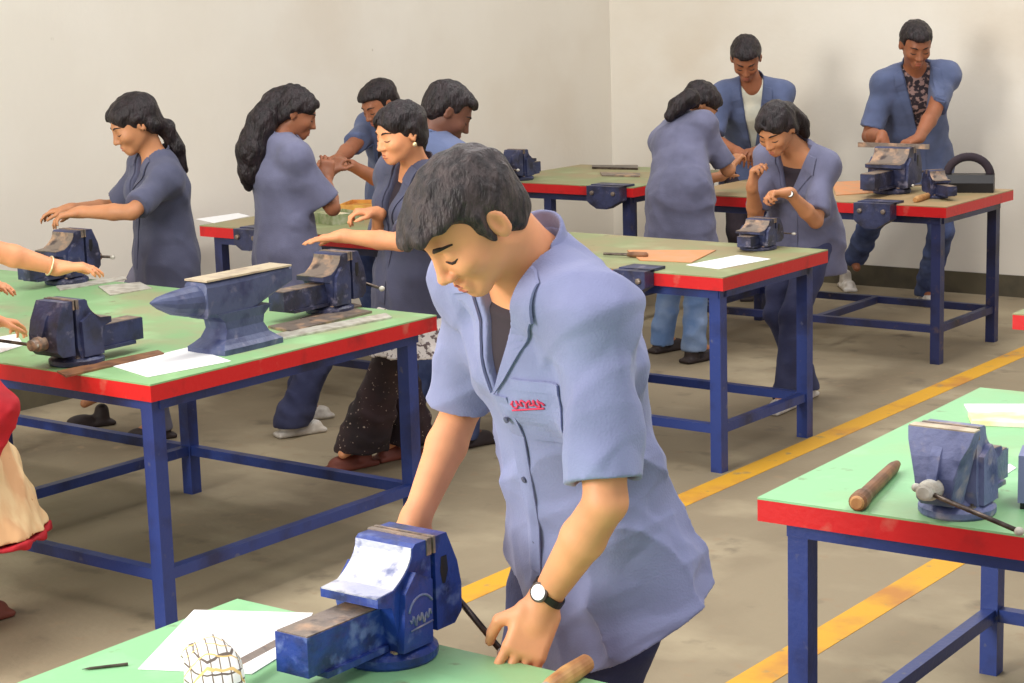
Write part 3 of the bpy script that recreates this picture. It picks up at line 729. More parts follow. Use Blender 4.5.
def person(label, pel, nb, phi, head, hphi, hpitch, hands, feet, s=1.0, skin_m=None, coat=None, trousers=None, tshirt=None,
           hair='short', hair_m=None, tail=None, hroll=0, group=None, vox=.008, hemz=None, vneck=.17, vwide=.5, elbows=None, fem=False, armk=1.0, headk=1.0, shirt_high=False, flare=1.0, sleeve=.86,
           shoe=None, face=True, fat=1.0, hem_front=None, collar=True, coat_parts=None, body_extra=None, name='person', sleeve_r=1.0, seed=1, bell=1.0, watch_on=None, hemr=None, coatshape=None, amp=.004):
    hair_m = hair_m or m_hair; base = A_(*( (feet[0] + feet[1]) / 2)[:2], 0)
    t = empty(name, base); tag(t, label, 'person', group)
    O = base
    F, _ = heading(phi); S = nrm(nb - pel); L = nrm(np.cross(UP, F)); L = nrm(L - S * np.dot(L, S)); Fw = np.cross(L, S)
    slen = np.linalg.norm(nb - pel)
    hf, hu = heading(hphi, hpitch); hl = np.cross(hu, hf)
    if hroll: a = math.radians(hroll); hu, hl = hu * math.cos(a) + hl * math.sin(a), hl * math.cos(a) - hu * math.sin(a)
    lim = {}
    sh = {}; 
    for i, g in enumerate((1, -1)):      # 0 = left arm, 1 = right arm
        sp = nb - S * .088 * s + L * g * (.158 if not fem else .138) * s * fat + Fw * .012
        hd = hands[i]; wr = np.asarray(hd['w'])
        pole = hd.get('pole', -UP * .8 - Fw * .5 + L * g * .5)
        e, wr = ik(sp, wr, .285 * s, .25 * s, pole)
        D = hd.get('D'); D = nrm(wr - e) if D is None else nrm(D)
        lim[i] = (sp, e, wr, D)
    hipc = [pel + L * g * .085 * s for g in (1, -1)]; leg = {}
    for i in (0, 1):
        ft = feet[i]; fy = hd_ = None
        ank = ft + UP * .085 * s
        kn, an_ = ik(hipc[i], ank, .43 * s, .41 * s, F + L * (1, -1)[i] * .15)
        leg[i] = (hipc[i], kn, an_)
    pass
    waist = pel + S * slen * .35 - Fw * .004; chest = pel + S * slen * .68 - Fw * .006; top = nb - S * .06 * s
    wc, wd = (.150, .105) if not fem else (.135, .10)
    def torso(o, off=0, k=.03):
        q = fat
        o += [('u', seg(pel - S * .03, waist, ((.155 if not fem else .16) * s * q + off, .108 * s * q + off), (.13 * s * q + off, .092 * s * q + off), L), k),
              ('u', seg(waist, chest, (.13 * s * q + off, .092 * s * q + off), (wc * s * q + off, wd * s * q + off), L), k),
              ('u', seg(chest, top - S * .03, (wc * s * q + off, wd * s * q + off), (.125 * s * q + off, .07 * s * q + off), L), k)]
        for i in (0, 1):
            o.append(('u', rc(nb - S * .035 * s, lim[i][0] + S * .012, .044 * s + off, .05 * s + off), .04))
        if fem:
            for g in (-1, 1): o.append(('u', el(chest + L * g * .065 * s + Fw * .075 * s - S * .02, A_(.055, .055, .055) * s + off), .03))
        return o
    # ---- body: one continuous skin
    bs_ = s; hs_ = s * headk
    ops = head_ops(head, hf, hl, hu, hs_, fem)
    nk = (.050 if not fem else .042) * s
    hb = head - hu * .055 * s - hf * .030 * s
    ops += [('u', rc(nb - S * .02 * s, hb, nk * 1.12, nk), .022), ('u', rc(nb + Fw * .03 * s - S * .02, head - hu * .06 * s + hf * .005, nk * .85, nk * .7), .02)]
    torso(ops)
    for i in (0, 1):
        sp, e, wr, D = lim[i]
        ka = s * fat * armk * (.93 if fem else 1)
        ops += [('u', rc(sp, e, .048 * ka, .038 * ka), .03), ('u', rc(e, e + (wr - e) * .35, .037 * ka, .040 * ka), .01), ('u', rc(e + (wr - e) * .35, wr, .040 * ka, .0262 * ka), .01)]
        hd = hands[i]; g = (1, -1)[i]
        N = hd.get('N', -UP); N = nrm(N - D * np.dot(N, D)); Wt = hd.get('W')
        if Wt is None: Wt = np.cross(N, D) * g          # palm down: thumb towards the body
        ops += hand_ops(wr, D, N, Wt, s * (.95 if fem else 1.0), hd.get('curl', .35), hd.get('thumb', .6))
        h0, kn, an_ = leg[i]
        ops += [('u', rc(h0, kn, .07 * s, .048 * s), .02), ('u', rc(kn, an_, .046 * s, .033 * s), .02), ('u', rc(an_, an_ - UP * .045 * s + F * .10 * s, .032 * s, .022 * s), .015)]
    pts = [head + hu * .13 * s, head + hf * .13, head - hf * .13] + [x for i in (0, 1) for x in (*lim[i][:3], lim[i][2] + lim[i][3] * .2)] + [x for i in (0, 1) for x in leg[i]] + [feet[0], feet[1], feet[0] + F * .15, pel]
    body, bv, bq = nets('body', ops, vox, skin_m, t, O, bounds=bounds(pts, .12), smooth_it=0)
    bb = bvh_of(bv, bq)
    def onface(a, b, c, off=.0006, src=.17):
        o_ = head + (hf * src + hl * b + hu * c) * hs_
        h_ = bb.ray_cast(Vector(o_), Vector(-hf))
        return (np.array(h_[0]) + hf * off) if h_[0] is not None and abs(h_[3] - (src - a) * hs_) < .03 else head + (hf * a + hl * b + hu * c) * hs_
    if face:
        for g in (-1, 1):
            obj('eyebrow', tube(BM(), [onface(.09, g * x * 1.0, z, -.0008) - O for x, z in ((.013, .0165), (.024, .022), (.036, .0235), (.049, .017))], [.0026 * s, .0052 * s, .0046 * s, .0018 * s], 8, flat=.8), m_brow, t, smooth=True)
            obj('eyelashes', tube(BM(), [onface(.09, g * x, z, .0004) - O for x, z in ((.018, -.0085), (.025, -.0110), (.034, -.012), (.042, -.0105), (.049, -.007))], [.0010, .0022 * s, .0026 * s, .0024 * s, .0010], 6), m_brow, t, smooth=True)
        for z, r in ((-.0645, .0038), (-.0755, .0046)):
            obj('lip', tube(BM(), [onface(.09, x, z + (.0012 if abs(x) < .004 else 0) - abs(x) * .06, -.0012) - O for x in (-.0185, -.013, -.007, 0, .007, .013, .0185)], [.0008, r * .75 * s, r * s, r * .95 * s, r * s, r * .75 * s, .0008], 8, flat=.7), m_lip, t, smooth=True)
    # ---- hair
    Rh = np.array([hf, hl, hu]); P = lambda a, b, c: head + (hf * a + hl * b + hu * c) * hs_
    ho = []
    if hair == 'main':
        ho += [('u', el(P(-.012, 0, .033), A_(.103, .085, .088) * hs_, Rh), .02), ('u', el(P(.052, 0, .055), A_(.058, .064, .036) * hs_, Rh), .03),
               ('u', el(P(.090, .010, .052), A_(.032, .054, .025) * hs_, Rh), .02), ('u', el(P(-.044, 0, -.02), A_(.056, .070, .062) * hs_, Rh), .03),
               ('u', rc(P(.012, .074, .03), P(.010, .075, -.022), .011 * hs_, .006 * hs_), .01), ('u', rc(P(.012, -.074, .03), P(.010, -.075, -.022), .011 * hs_, .006 * hs_), .01)]
        ho += [('s', bx(P(.128, 0, -.062), A_(.098, .2, .112) * hs_, .03 * hs_, Rh), .012)]
        for g in (-1, 1): ho += [('s', el(P(-.004, g * .092, -.018), A_(.023, .022, .040) * hs_, Rh), .008), ('s', bx(P(.06, g * .09, -.06), A_(.040, .05, .06) * hs_, .015, Rh), .008)]
        ho += [('s', hs(P(0, 0, -.072), nrm(-(-hu - hf * .3)) * 1), .01)] if False else [('i', lambda Q, p=P(-.06, 0, -.075), n=nrm(-hu - hf * .2): (Q - p) @ n, .01)]
    elif hair == 'short':
        ho += [('u', el(P(-.018, 0, .036), A_(.105, .085, .085) * hs_, Rh), .02), ('u', el(P(.046, 0, .068), A_(.046, .062, .032) * hs_, Rh), .03), ('u', el(P(-.055, 0, -.02), A_(.058, .070, .062) * hs_, Rh), .03)]
        ho += [('s', bx(P(.130, 0, -.053), A_(.098, .2, .110) * hs_, .03 * hs_, Rh), .012)]
        for g in (-1, 1): ho += [('s', el(P(0, g * .092, -.02), A_(.023, .024, .038) * hs_, Rh), .008)]
        ho += [('i', lambda Q, p=P(-.06, 0, -.075), n=nrm(-hu): (Q - p) @ n, .01)]
    else:
        ho += [('u', el(P(-.018, 0, .036), A_(.104, .085, .084) * hs_, Rh), .02), ('u', el(P(.045, 0, .056), A_(.046, .066, .036) * hs_, Rh), .03), ('u', el(P(-.055, 0, -.018), A_(.056, .072, .062) * hs_, Rh), .03),
               ('u', rc(P(-.01, .076, .02), P(-.05, .062, -.045), .02 * hs_, .02 * hs_), .02), ('u', rc(P(-.01, -.076, .02), P(-.05, -.062, -.045), .02 * hs_, .02 * hs_), .02)]
        ho += [('s', el(P(.108, 0, -.040), A_(.080, .068, .100) * hs_, Rh), .008), ('s', bx(P(.12, 0, -.13), A_(.11, .2, .07) * hs_, .02, Rh), .01), ('s', rc(P(.09, 0, .06), P(.03, 0, .125), .010 * hs_, .004), .008)]
        for g in (-1, 1): ho += [('s', el(P(.006, g * .094, -.022), A_(.024, .020, .034) * hs_, Rh), .008)]
    hp = [P(-.15, -.12, .17), P(.15, .12, -.12), P(.15, -.12, .17), P(-.15, .12, -.12)]
    if tail is not None:
        T = [np.asarray(q[0]) for q in tail]; TR = [q[1] for q in tail]
        for i in range(len(T) - 1): ho.append(('u', rc(T[i], T[i + 1], TR[i], TR[i + 1]), .02))
        hp += T
    rs = np.random.RandomState(seed); dv = [nrm(rs.normal(size=3)) for _ in range(5)]
    def hd_disp(Q):
        a = (Q - head) @ hl; b = (Q - head) @ hu; c = (Q - head) @ hf
        return (.0014 * np.sin(a * 190 + 2.2 * np.sin(c * 40) + 1.5 * np.sin(b * 33)) + .0012 * np.sin(c * 150 + 2 * np.sin(a * 60 + b * 30)) + .0016 * np.sin(b * 80 + 3 * np.sin(a * 34) + c * 40)) * (1.6 if tail is not None and len(tail) > 4 else 1)
    nets('hair', ho, min(vox, .006) if hair != 'main' else .0035, hair_m, t, O, bounds=bounds(hp, .06), disp=hd_disp, smooth_it=0)
    # ---- trousers
    to = []
    for i in (0, 1):
        h0, kn, an_ = leg[i]; an2 = an_ - UP * .02
        to += [('u', rc(h0, kn, .098 * s * fat, .070 * s * fat), .03), ('u', rc(kn, an2, .070 * s * fat, .068 * s * bell), .02)]
    to += [('u', seg(pel + S * .06, pel - UP * .05, (.15 * s * fat, .105 * s * fat), (.165 * s * fat, .115 * s * fat), L), .03)]
    for i in (0, 1):
        to.append(('s', inter(hs(leg[i][2] - UP * .045 * s, UP), lambda Q, c=leg[i][2]: np.sqrt((((Q - c) * A_(1, 1, 0)) ** 2).sum(1)) - .15), .0))
    tp = [x for i in (0, 1) for x in leg[i]] + [pel + S * .1]
    nets('trousers', to, max(vox, .007), trousers or m_jean, t, O, bounds=bounds(tp, .15), disp=wrinkle(.006, .12, seed + 3), smooth_it=1)
    # ---- shirt under the coat
    if tshirt is not None:
        so = torso([], .010); so.append(('s', inter(hs(nb, -nrm(S * 1 + Fw * .42)), lambda Q: (Q - nb) @ -S - .30), .004))
        so = torso([], .010) + [('i', (lambda Q, p=nb - S * (.035 * s if not shirt_high else -.01) + Fw * .02, n=nrm(S * .75 + Fw * (.55 if not shirt_high else .35)): (Q - p) @ n), .004)]
        nets('shirt', so, max(vox * .8, .005), tshirt, t, O, bounds=bounds([pel, nb, lim[0][0], lim[1][0], chest], .2), disp=None)
    # ---- coat
    if coat is not None:
        off = .022 * s; co = torso([], off, .04); wr_ = folds(wrinkle(amp * s, .13, seed), nb, S, L, Fw, amp * s * 1.2, seed)
        hz = hemz if hemz is not None else pel[2] - .22 * s
        hc_ = A_(pel[0], pel[1], hz) if coatshape is None else np.asarray(coatshape)
        HD = nrm(hc_ - pel)
        w1 = (.185 * s * fat, .135 * s * fat); w2 = hemr or ((.225 * s * flare * fat, .165 * s * flare * fat))
        co += [('u', seg(pel + S * slen * .2, pel, (.16 * s * fat, .12 * s * fat), w1, L), .05), ('u', seg(pel, hc_ + HD * .22, w1, w2, L), .04)]
        for i in (0, 1):
            sp, e, wr, D = lim[i]; ce = sp + (e - sp) * (sleeve if np.isscalar(sleeve) else sleeve[i]); ds = nrm(e - sp)
            co.append(('u', rc(sp + S * .005, ce + ds * .10, .056 * s * sleeve_r * fat, .070 * s * sleeve_r * fat), .055))
        # cut sleeves, hollow them, cut the hem, hollow it
        for i in (0, 1):
            sp, e, wr, D = lim[i]; ce = sp + (e - sp) * (sleeve if np.isscalar(sleeve) else sleeve[i]); ds = nrm(e - sp)
            near = lambda Q, c=ce + ds * .06, r=.15 * s: np.sqrt(((Q - c) ** 2).sum(1)) - r
            far = lambda Q, a_=sp, d_=ds, w_=pel + S * slen * .3: -((Q - w_) @ (L * 1.0)) if False else np.full(len(Q), -1.)
            co.append(('s', inter(lambda Q, c=ce, d_=ds: -((Q - c) @ d_), rc(ce, ce + ds * .12, .115 * s * sleeve_r, .12 * s * sleeve_r)), .002))
            if vox < .006: co.append(('s', lambda Q, g_=rc(ce - ds * .03, ce + ds * .1, .045 * s * sleeve_r * fat, .050 * s * sleeve_r * fat): g_(Q) - .5 * wr_(Q), .003))
        # re-add torso so that sleeve cuts do not bite into it
        ti = len(co); co += torso([], off, .02)
        co += [('u', seg(pel + S * slen * .2, pel, (.16 * s * fat, .12 * s * fat), w1, L), .02), ('u', seg(pel, hc_ + HD * .22, w1, w2, L), .02)]
        hn = nrm(HD if hem_front is None else hem_front)
        co.append(('d', wr_, 0))
        co.append(('s', lambda Q, c=hc_, n=hn: -((Q - c) @ n), .002))
        inn = seg(pel, hc_ + HD * .22, (w1[0] - .012, w1[1] - .012), (w2[0] - .012, w2[1] - .012), L)
        if vox < .006: co.append(('s', lambda Q: np.maximum(inn(Q) - wr_(Q), -((Q - hc_) @ hn) - .10), .002))
        # neck opening
        vb = nb - S * vneck * s; al = math.atan(vwide * .5)
        n1 = L * math.cos(al) - S * math.sin(al); n2 = -L * math.cos(al) - S * math.sin(al)
        wedge = inter(lambda Q: (Q - vb) @ n1, lambda Q: (Q - vb) @ n2, lambda Q: -((Q - (nb + Fw * .0)) @ Fw) + .0)
        co.append(('s', wedge, .002))
        co.append(('s', rc(nb - S * .045 * s, nb + S * .12, nk * 1.22, nk * 1.22), .004))
        cp = [pel, nb, hc_, hc_ + L * w2[0], hc_ - L * w2[0], hc_ + Fw * w2[1], hc_ - Fw * w2[1], lim[0][0], lim[1][0], lim[0][1], lim[1][1]]
        cp.append(hc_ + HD * .12)
        cm, cv, cq = nets('coat', co, vox, coat, t, O, bounds=bounds(cp, .13), smooth_it=1)
        cb = bvh_of(cv, cq)
        def patch(nm, corners, m, th=.004, off=.001, nu=14, nv=14, parent=cm, bow=None):
            """a cloth piece lying on the coat front; corners in (lateral, up) metres from the V's foot"""
            (a0, b0), (a1, b1), (a2, b2), (a3, b3) = corners; G = {}
            b = BM(); hits = []
            for i in range(nu + 1):
                for j in range(nv + 1):
                    x, y = i / nu, j / nv
                    aa = (a0 * (1 - x) + a1 * x) * (1 - y) + (a3 * (1 - x) + a2 * x) * y; bb_ = (b0 * (1 - x) + b1 * x) * (1 - y) + (b3 * (1 - x) + b2 * x) * y
                    o_ = vb + (L * aa + S * bb_) * s + Fw * .45
                    h_ = cb.ray_cast(Vector(o_), Vector(-Fw))
                    dep = h_[3] if h_[0] is not None else None
                    G[i, j] = [o_, dep]
            ds_ = [v[1] for v in G.values() if v[1] is not None]
            if not ds_: b.free(); return None
            md = float(np.median(ds_))
            for k_ in G:
                if G[k_][1] is None or G[k_][1] > md + .06: G[k_][1] = md + .03
            A1, A2 = {}, {}
            for k_, (o_, dep) in G.items():
                p = o_ - Fw * (dep - off); A1[k_] = b.verts.new(tuple(p - O)); A2[k_] = b.verts.new(tuple(p + Fw * th - O))
            for i in range(nu):
                for j in range(nv):
                    b.faces.new((A1[i, j], A1[i, j + 1], A1[i + 1, j + 1], A1[i + 1, j])); b.faces.new((A2[i, j], A2[i + 1, j], A2[i + 1, j + 1], A2[i, j + 1]))
            for i in range(nu):
                for j in (0, nv): b.faces.new((A1[i, j], A1[i + 1, j], A2[i + 1, j], A2[i, j]))
            for j in range(nv):
                for i in (0, nu): b.faces.new((A1[i, j], A1[i, j + 1], A2[i, j + 1], A2[i, j]))
            return obj(nm, b, m, parent, smooth=False)
        if collar:
            h = vneck; tw = h * math.tan(al)
            for g in (1, -1):
                patch('lapel', [(g * .004, .0), (g * .030, .03), (g * (tw + .050), h - .050), (g * (tw + .003), h - .035)], coat, .005, .002)
                patch('collar_point', [(g * (tw + .002), h - .045), (g * (tw + .052), h - .058), (g * (tw + .050), h - .0), (g * (tw + .010), h + .012)], coat, .006, .005)
            ro = [('u', seg(nb - S * .035 * s, nb + S * .028 * s - Fw * .004, (nk * 1.62, nk * 1.55), (nk * 1.36, nk * 1.3), L), .0),
                  ('s', seg(nb - S * .06 * s, nb + S * .08 * s, (nk * 1.46, nk * 1.4), (nk * 1.14, nk * 1.12), L), .002),
                  ('s', wedge, .002), ('i', lambda Q: (Q - (nb + S * .026 * s)) @ nrm(S + Fw * .35), .002), ('s', lambda Q: (Q - (nb - S * .05 * s)) @ S, 0.0)]
            nets('collar', ro, .004 if vox < .006 else .006, coat, cm, O, bounds=bounds([nb], .14))
            patch('placket', [(-.004, -.003), (-.004, -.34), (.028, -.34), (.028, -.003)], coat, .003, .001, 4, 30)
        if coat_parts: coat_parts(patch, cm, cb, dict(L=L, S=S, Fw=Fw, vb=vb, s=s, O=O, lim=lim, leg=leg, pel=pel))
    # ---- shoes
    for i in (0, 1):
        ft = feet[i]; Ff = F if not isinstance(shoe, dict) else F
        if shoe and shoe is not True:
            so = [('u', bx(ft + UP * .012 + Ff * .045 * s, A_(.125, .040, .012) * s, .010, np.array([Ff, L - S * 0, UP]) if False else np.array([Ff, np.cross(UP, Ff), UP])), .004),
                  ('u', el(ft + UP * .035 + Ff * .085 * s, A_(.07, .038, .03) * s, np.array([Ff, np.cross(UP, Ff), UP])), .02),
                  ('u', rc(ft + UP * .05 - Ff * .02 * s, ft + UP * .075 * s - Ff * .02 * s, .036 * s, .034 * s), .03),
                  ('i', hs(ft + UP * .001, -UP), .001)]
            nets('shoe', so, .006, shoe, t, O, bounds=bounds([ft, ft + Ff * .16, ft - Ff * .08, ft + UP * .1], .05), smooth_it=0)
    if watch_on is not None:
        i, q, ndir, sz = watch_on; sp, e, wr, D = lim[i]
        c = wr + (e - wr) * q; watch(t, O, c, wr - e, ndir, (.0305 + .012 * q) * s, sz)
    if body_extra: body_extra(t, O, dict(L=L, S=S, Fw=Fw, F=F, s=s, lim=lim, leg=leg, pel=pel, nb=nb, head=head, hf=hf, hu=hu, hl=hl, bb=bb))
    return t
def H(w, **k): k['w'] = w; return k
def fl(px, py): return atZ(px, py, 0)

# the man in front
def main_parts(patch, cm, cb, q):
    pk = patch('pocket', [(.046, -.085), (.136, -.085), (.136, .032), (.046, .032)], m_coat1, .003, .0015, 12, 12)
    patch('pocket_hem', [(.045, .016), (.137, .016), (.137, .034), (.045, .034)], m_coat1, .003, .0035, 12, 4)
    L, S, Fw, vb, s, O = (q[k] for k in ('L', 'S', 'Fw', 'vb', 's', 'O'))
    m_thread = mat('pink_red_embroidery', (214, 60, 92), .7)
    def stroke(pts, r):
        P = []
        for a, b_ in pts:
            o_ = vb + (L * a + S * b_) * s + Fw * .45; h_ = cb.ray_cast(Vector(o_), Vector(-Fw))
            if h_[0] is not None: P.append(o_ - Fw * (h_[3] - .0055) - O)
        return P
    n = 60
    X = lambda k: .040 + .062 * (k / n)
    pts = [(X(k) + .003 * math.sin(k * .8), -.012 + .008 * k / n + .0065 * math.sin(k * .62) * (1 if k % 20 < 14 else .5)) for k in range(n + 1)]
    P = stroke(pts, 1)
    if len(P) > 4: obj('embroidered_name', tube(BM(), P, .0019, 6), m_thread, pk or cm, smooth=True)
    P = stroke([(.040 + .06 * k / 20, -.023 + .009 * k / 20) for k in range(21)], 1)
    if len(P) > 4: obj('embroidered_underline', tube(BM(), P, .0018, 6), m_thread, pk or cm, smooth=True)
    for z in (-.05, -.17, -.29):
        o_ = vb + (L * .012 + S * z) * s + Fw * .45; h_ = cb.ray_cast(Vector(o_), Vector(-Fw))
        if h_[0] is not None:
            c = o_ - Fw * (h_[3] - .004) - O
            obj('button', lathe(BM(), [(.006, 0), (.006, .003), (.004, .0035)], 12, Matrix.Translation(tuple(c)) @ rotm((0, 0, 1), tuple(Fw))), m_coat2, cm)
PEOPLE = []
def P_(fn): PEOPLE.append(fn); return fn
NL = lambda a, b, c: nrm(V_R * a + V_A * b + UP * c)       # direction given as right, away, up

@P_
def p_main():
    pel = atY(600, 545, 2.88); nb = atY(528, 252, 2.68)
    person('man in light blue short-sleeved coat with dark hair, bending over the foreground vise', pel, nb, 55, atY(470, 219, 2.55), 61, 43,
       [H(atY(543, 602, 2.62), D=NL(-.35, -.25, -.8), N=NL(-.2, .8, -.5), W=NL(-1, 0, -.2), curl=(.22, .25, .28, .3), thumb=1.3, pole=NL(.30, -.5, -.1)),
        H(atY(414, 524, 2.66), D=NL(-.15, .05, -.95), N=NL(0, -.9, -.3), curl=.45, pole=NL(.25, 1, .0))],
       [A_(-2.10, 2.98, 0), A_(-2.36, 3.08, 0)], s=1.05, headk=.94, skin_m=sk_light, coat=m_coat1, trousers=m_navy, tshirt=m_tshirt, hair='main', hair_m=m_hair1,
       vox=.004, hem_front=-UP + V_R * .60, coatshape=pel + A_(0, 0, -.150) + V_R * .05, hemr=(.235, .20), vneck=.20, vwide=.62, sleeve=(.90, .95), shoe=m_shoe_d, coat_parts=main_parts, seed=4, amp=.0062,
       watch_on=(0, .10, NL(-.5, -.8, .3), 1.0), sleeve_r=1.04, armk=.92)

@P_
def p_left_woman():
    s = .94; pel = atY(166, 255, 5.80); nb = atY(157, 155, 5.74)
    person('woman with long black ponytail, arms stretched over a vise at far left', pel, nb, 62, atY(134, 123, 5.66), 66, 26,
       [H(atY(80, 212, 5.36), D=NL(-1, -.1, -.15), N=NL(0, 0, -1), curl=.5, pole=NL(.4, -1, -.35)),
        H(atY(70, 209, 5.55), D=NL(-1, 0, -.1), N=NL(0, 0, -1), curl=.4, pole=NL(.3, 1, -.5))],
       [A_(-6.30, 5.78, 0), A_(-6.74, 5.82, 0)], s=s, headk=1.1, fem=True, skin_m=sk_mid, coat=m_coat2, trousers=m_grey_tr, tshirt=m_tshirt, hair='long', shoe=m_shoe_d,
       tail=[(atY(152, 122, 5.72), .04), (atY(166, 128, 5.78), .034), (atY(176, 148, 5.82), .036), (atY(183, 170, 5.84), .022)], seed=11, hemz=.55, hemr=(.21, .17))

@P_
def p_longhair():
    s = .95; pel = atY(287, 250, 6.20); nb = atY(279, 138, 6.18)
    person('woman with long bushy hair seen from behind, her hands meeting a colleague\'s', pel, nb, 240, atY(295, 112, 6.26), 262, 24,
       [H(atY(330, 172, 6.55), D=NL(.4, .5, .5), N=NL(0, .3, -.8), curl=.6, pole=NL(-.2, .5, -1)),
        H(atY(326, 180, 6.42), D=NL(.1, .2, .9), N=NL(-.2, .9, 0), curl=.7, pole=NL(.6, -.3, -1))],
       [A_(-5.98, 6.35, 0), A_(-5.82, 6.12, 0)], s=s, fem=True, skin_m=sk_dark, coat=m_coat3, trousers=m_navy, hair='long', shoe=m_shoe_w, collar=True, vneck=.10, vwide=.4,
       tail=[(atY(275, 100, 6.2), .05), (atY(262, 122, 6.12), .062), (atY(252, 150, 6.08), .068), (atY(250, 172, 6.07), .05), (atY(248, 186, 6.07), .02)], seed=12, hemz=.62, hemr=(.19, .16), bell=1.25)

@P_
def p_young():
    s = .97; pel = atY(412, 278, 5.78); nb = atY(418, 163, 5.74)
    def extra(t, O, q):
        L, pl = q['L'], q['pel']
        ko = [('u', seg(pl - UP * .02, A_(pl[0], pl[1], .50), (.17, .13), (.235, .19), L), .0), ('s', lambda Q: -((Q - A_(0, 0, .53)) @ -UP), .0), ('d', wrinkle(.006, .1, 5), 0)]
        nets('tunic', ko, .007, m_floral, t, O, bounds=bounds([pl, A_(pl[0], pl[1], .5)], .27))
        g = q['head'] + (q['hl'] * .088 - q['hu'] * .045) * q['s'] - O
        b = BM(); bmesh.ops.create_uvsphere(b, u_segments=10, v_segments=6, radius=.009); bmesh.ops.translate(b, verts=b.verts, vec=tuple(g)); obj('earring', b, m_gold, t, smooth=True)
    person('young woman in dark coat and floral tunic, one flat hand stretched over the bench', pel, nb, 52, atY(400, 132, 5.64), 56, 14,
       [H(atY(343, 236, 5.42), D=NL(-1, 0, -.08), N=NL(0, 0, -1), curl=.12, pole=NL(.4, -.9, -.5)),
        H(atY(378, 213, 5.62), D=NL(-.8, -.2, .1), N=NL(0, 0, -1), curl=.7, pole=NL(-.2, .4, -1))],
       [fl(360, 467), fl(408, 456)], s=s, fem=True, skin_m=sk_light, coat=m_coat2, trousers=m_sequin, tshirt=m_dark, hair='long', shoe=m_sandal, bell=1.75, vneck=.3, vwide=.25,
       tail=[(atY(414, 128, 5.73), .04), (atY(418, 142, 5.75), .035), (atY(420, 150, 5.76), .02)], seed=13, hemz=.68, hemr=(.20, .165), body_extra=extra)

@P_
def p_reacher():
    s = 1.0; pel = atY(398, 192, 8.05); nb = atY(392, 128, 7.80)
    person('man half hidden behind the young woman, stretching brown forearm to the left', pel, nb, 50, atY(379, 103, 7.72), 50, 30,
       [H(atY(350, 165, 7.38), D=NL(-.9, -.1, .05), N=NL(0, 0, -1), curl=.6, pole=NL(.5, 0, -.8)),
        H(atY(334, 163, 7.30), D=NL(-.9, -.3, -.1), N=NL(0, 0, -1), curl=.6, pole=NL(-.4, .3, -.8))],
       [A_(-6.62, 8.0, 0), A_(-6.85, 7.95, 0)], s=s, skin_m=sk_dark, coat=m_coat5, trousers=m_jean, tshirt=m_tshirt, hair='short', shoe=m_shoe_d, seed=14, hemz=.6)

@P_
def p_darkman():
    s = 1.0; pel = atY(428, 246, 6.26); nb = atY(431, 135, 6.23)
    person('dark-skinned man with short black hair looking down to the right, behind the young woman', pel, nb, 235, atY(449, 111, 6.29), 262, 34,
       [H(atY(455, 205, 6.50), D=NL(.4, .6, 0), N=NL(0, 0, -1), curl=.6, pole=NL(-.3, .3, -1)), H(atY(470, 212, 6.42), D=NL(.4, .5, 0), N=NL(0, 0, -1), curl=.6, pole=NL(.5, -.3, -1))],
       [A_(-5.25, 6.20, 0), A_(-5.02, 6.32, 0)], s=s, headk=1.0, skin_m=sk_deep, coat=m_coat5, trousers=m_jean, hair='short', shoe=m_shoe_d, seed=15, hemz=.6, vneck=.1, vwide=.4)

@P_
def p_backwoman():
    s = .96; pel = atY(680, 192, 8.36); nb = atY(681, 120, 8.56)
    person('woman in grey-blue coat bent forward with her back turned, wearing light jeans', pel, nb, 232, atY(701, 104, 8.72), 262, 40,
       [H(atY(722, 176, 8.90), D=NL(.3, .6, .2), N=NL(0, .2, -1), curl=.7, pole=NL(-.2, .2, -1)),
        H(atY(730, 166, 8.86), D=NL(.5, .4, .5), N=NL(0, 0, -1), curl=.7, pole=NL(.5, -.3, -1))],
       [fl(662, 352), fl(694, 362)], s=s, fem=True, skin_m=sk_mid, coat=m_coat3, trousers=m_jean_light, hair='long', shoe=m_shoe_d, seed=16, hemz=.50, hemr=(.23, .19), vneck=.1, vwide=.4, fat=1.0,
       tail=[(atY(690, 98, 8.5), .05), (atY(678, 106, 8.46), .045), (atY(670, 116, 8.42), .03)])

@P_
def p_whiteshirt():
    s = 1.04; pel = atY(754, 158, 10.22); nb = atY(752, 82, 9.94)
    person('man in open blue coat over white shirt, head bowed, between two women', pel, nb, 8, atY(746, 58, 9.84), 8, 40,
       [H(atY(760, 150, 9.62), D=NL(-.6, -.6, 0), N=NL(0, 0, -1), curl=.6, pole=NL(.8, .2, -.8)),
        H(atY(738, 152, 9.62), D=NL(.2, -.7, -.1), N=NL(0, 0, -1), curl=.6, pole=NL(-.8, .2, -.8))],
       [A_(-5.6, 10.3, 0), A_(-5.88, 10.25, 0)], s=s, skin_m=sk_dark, coat=m_coat5, trousers=m_dark, tshirt=m_white_shirt, hair='short', shoe=m_shoe_d, seed=17, hemz=.6, vneck=.46, vwide=.26, shirt_high=True)

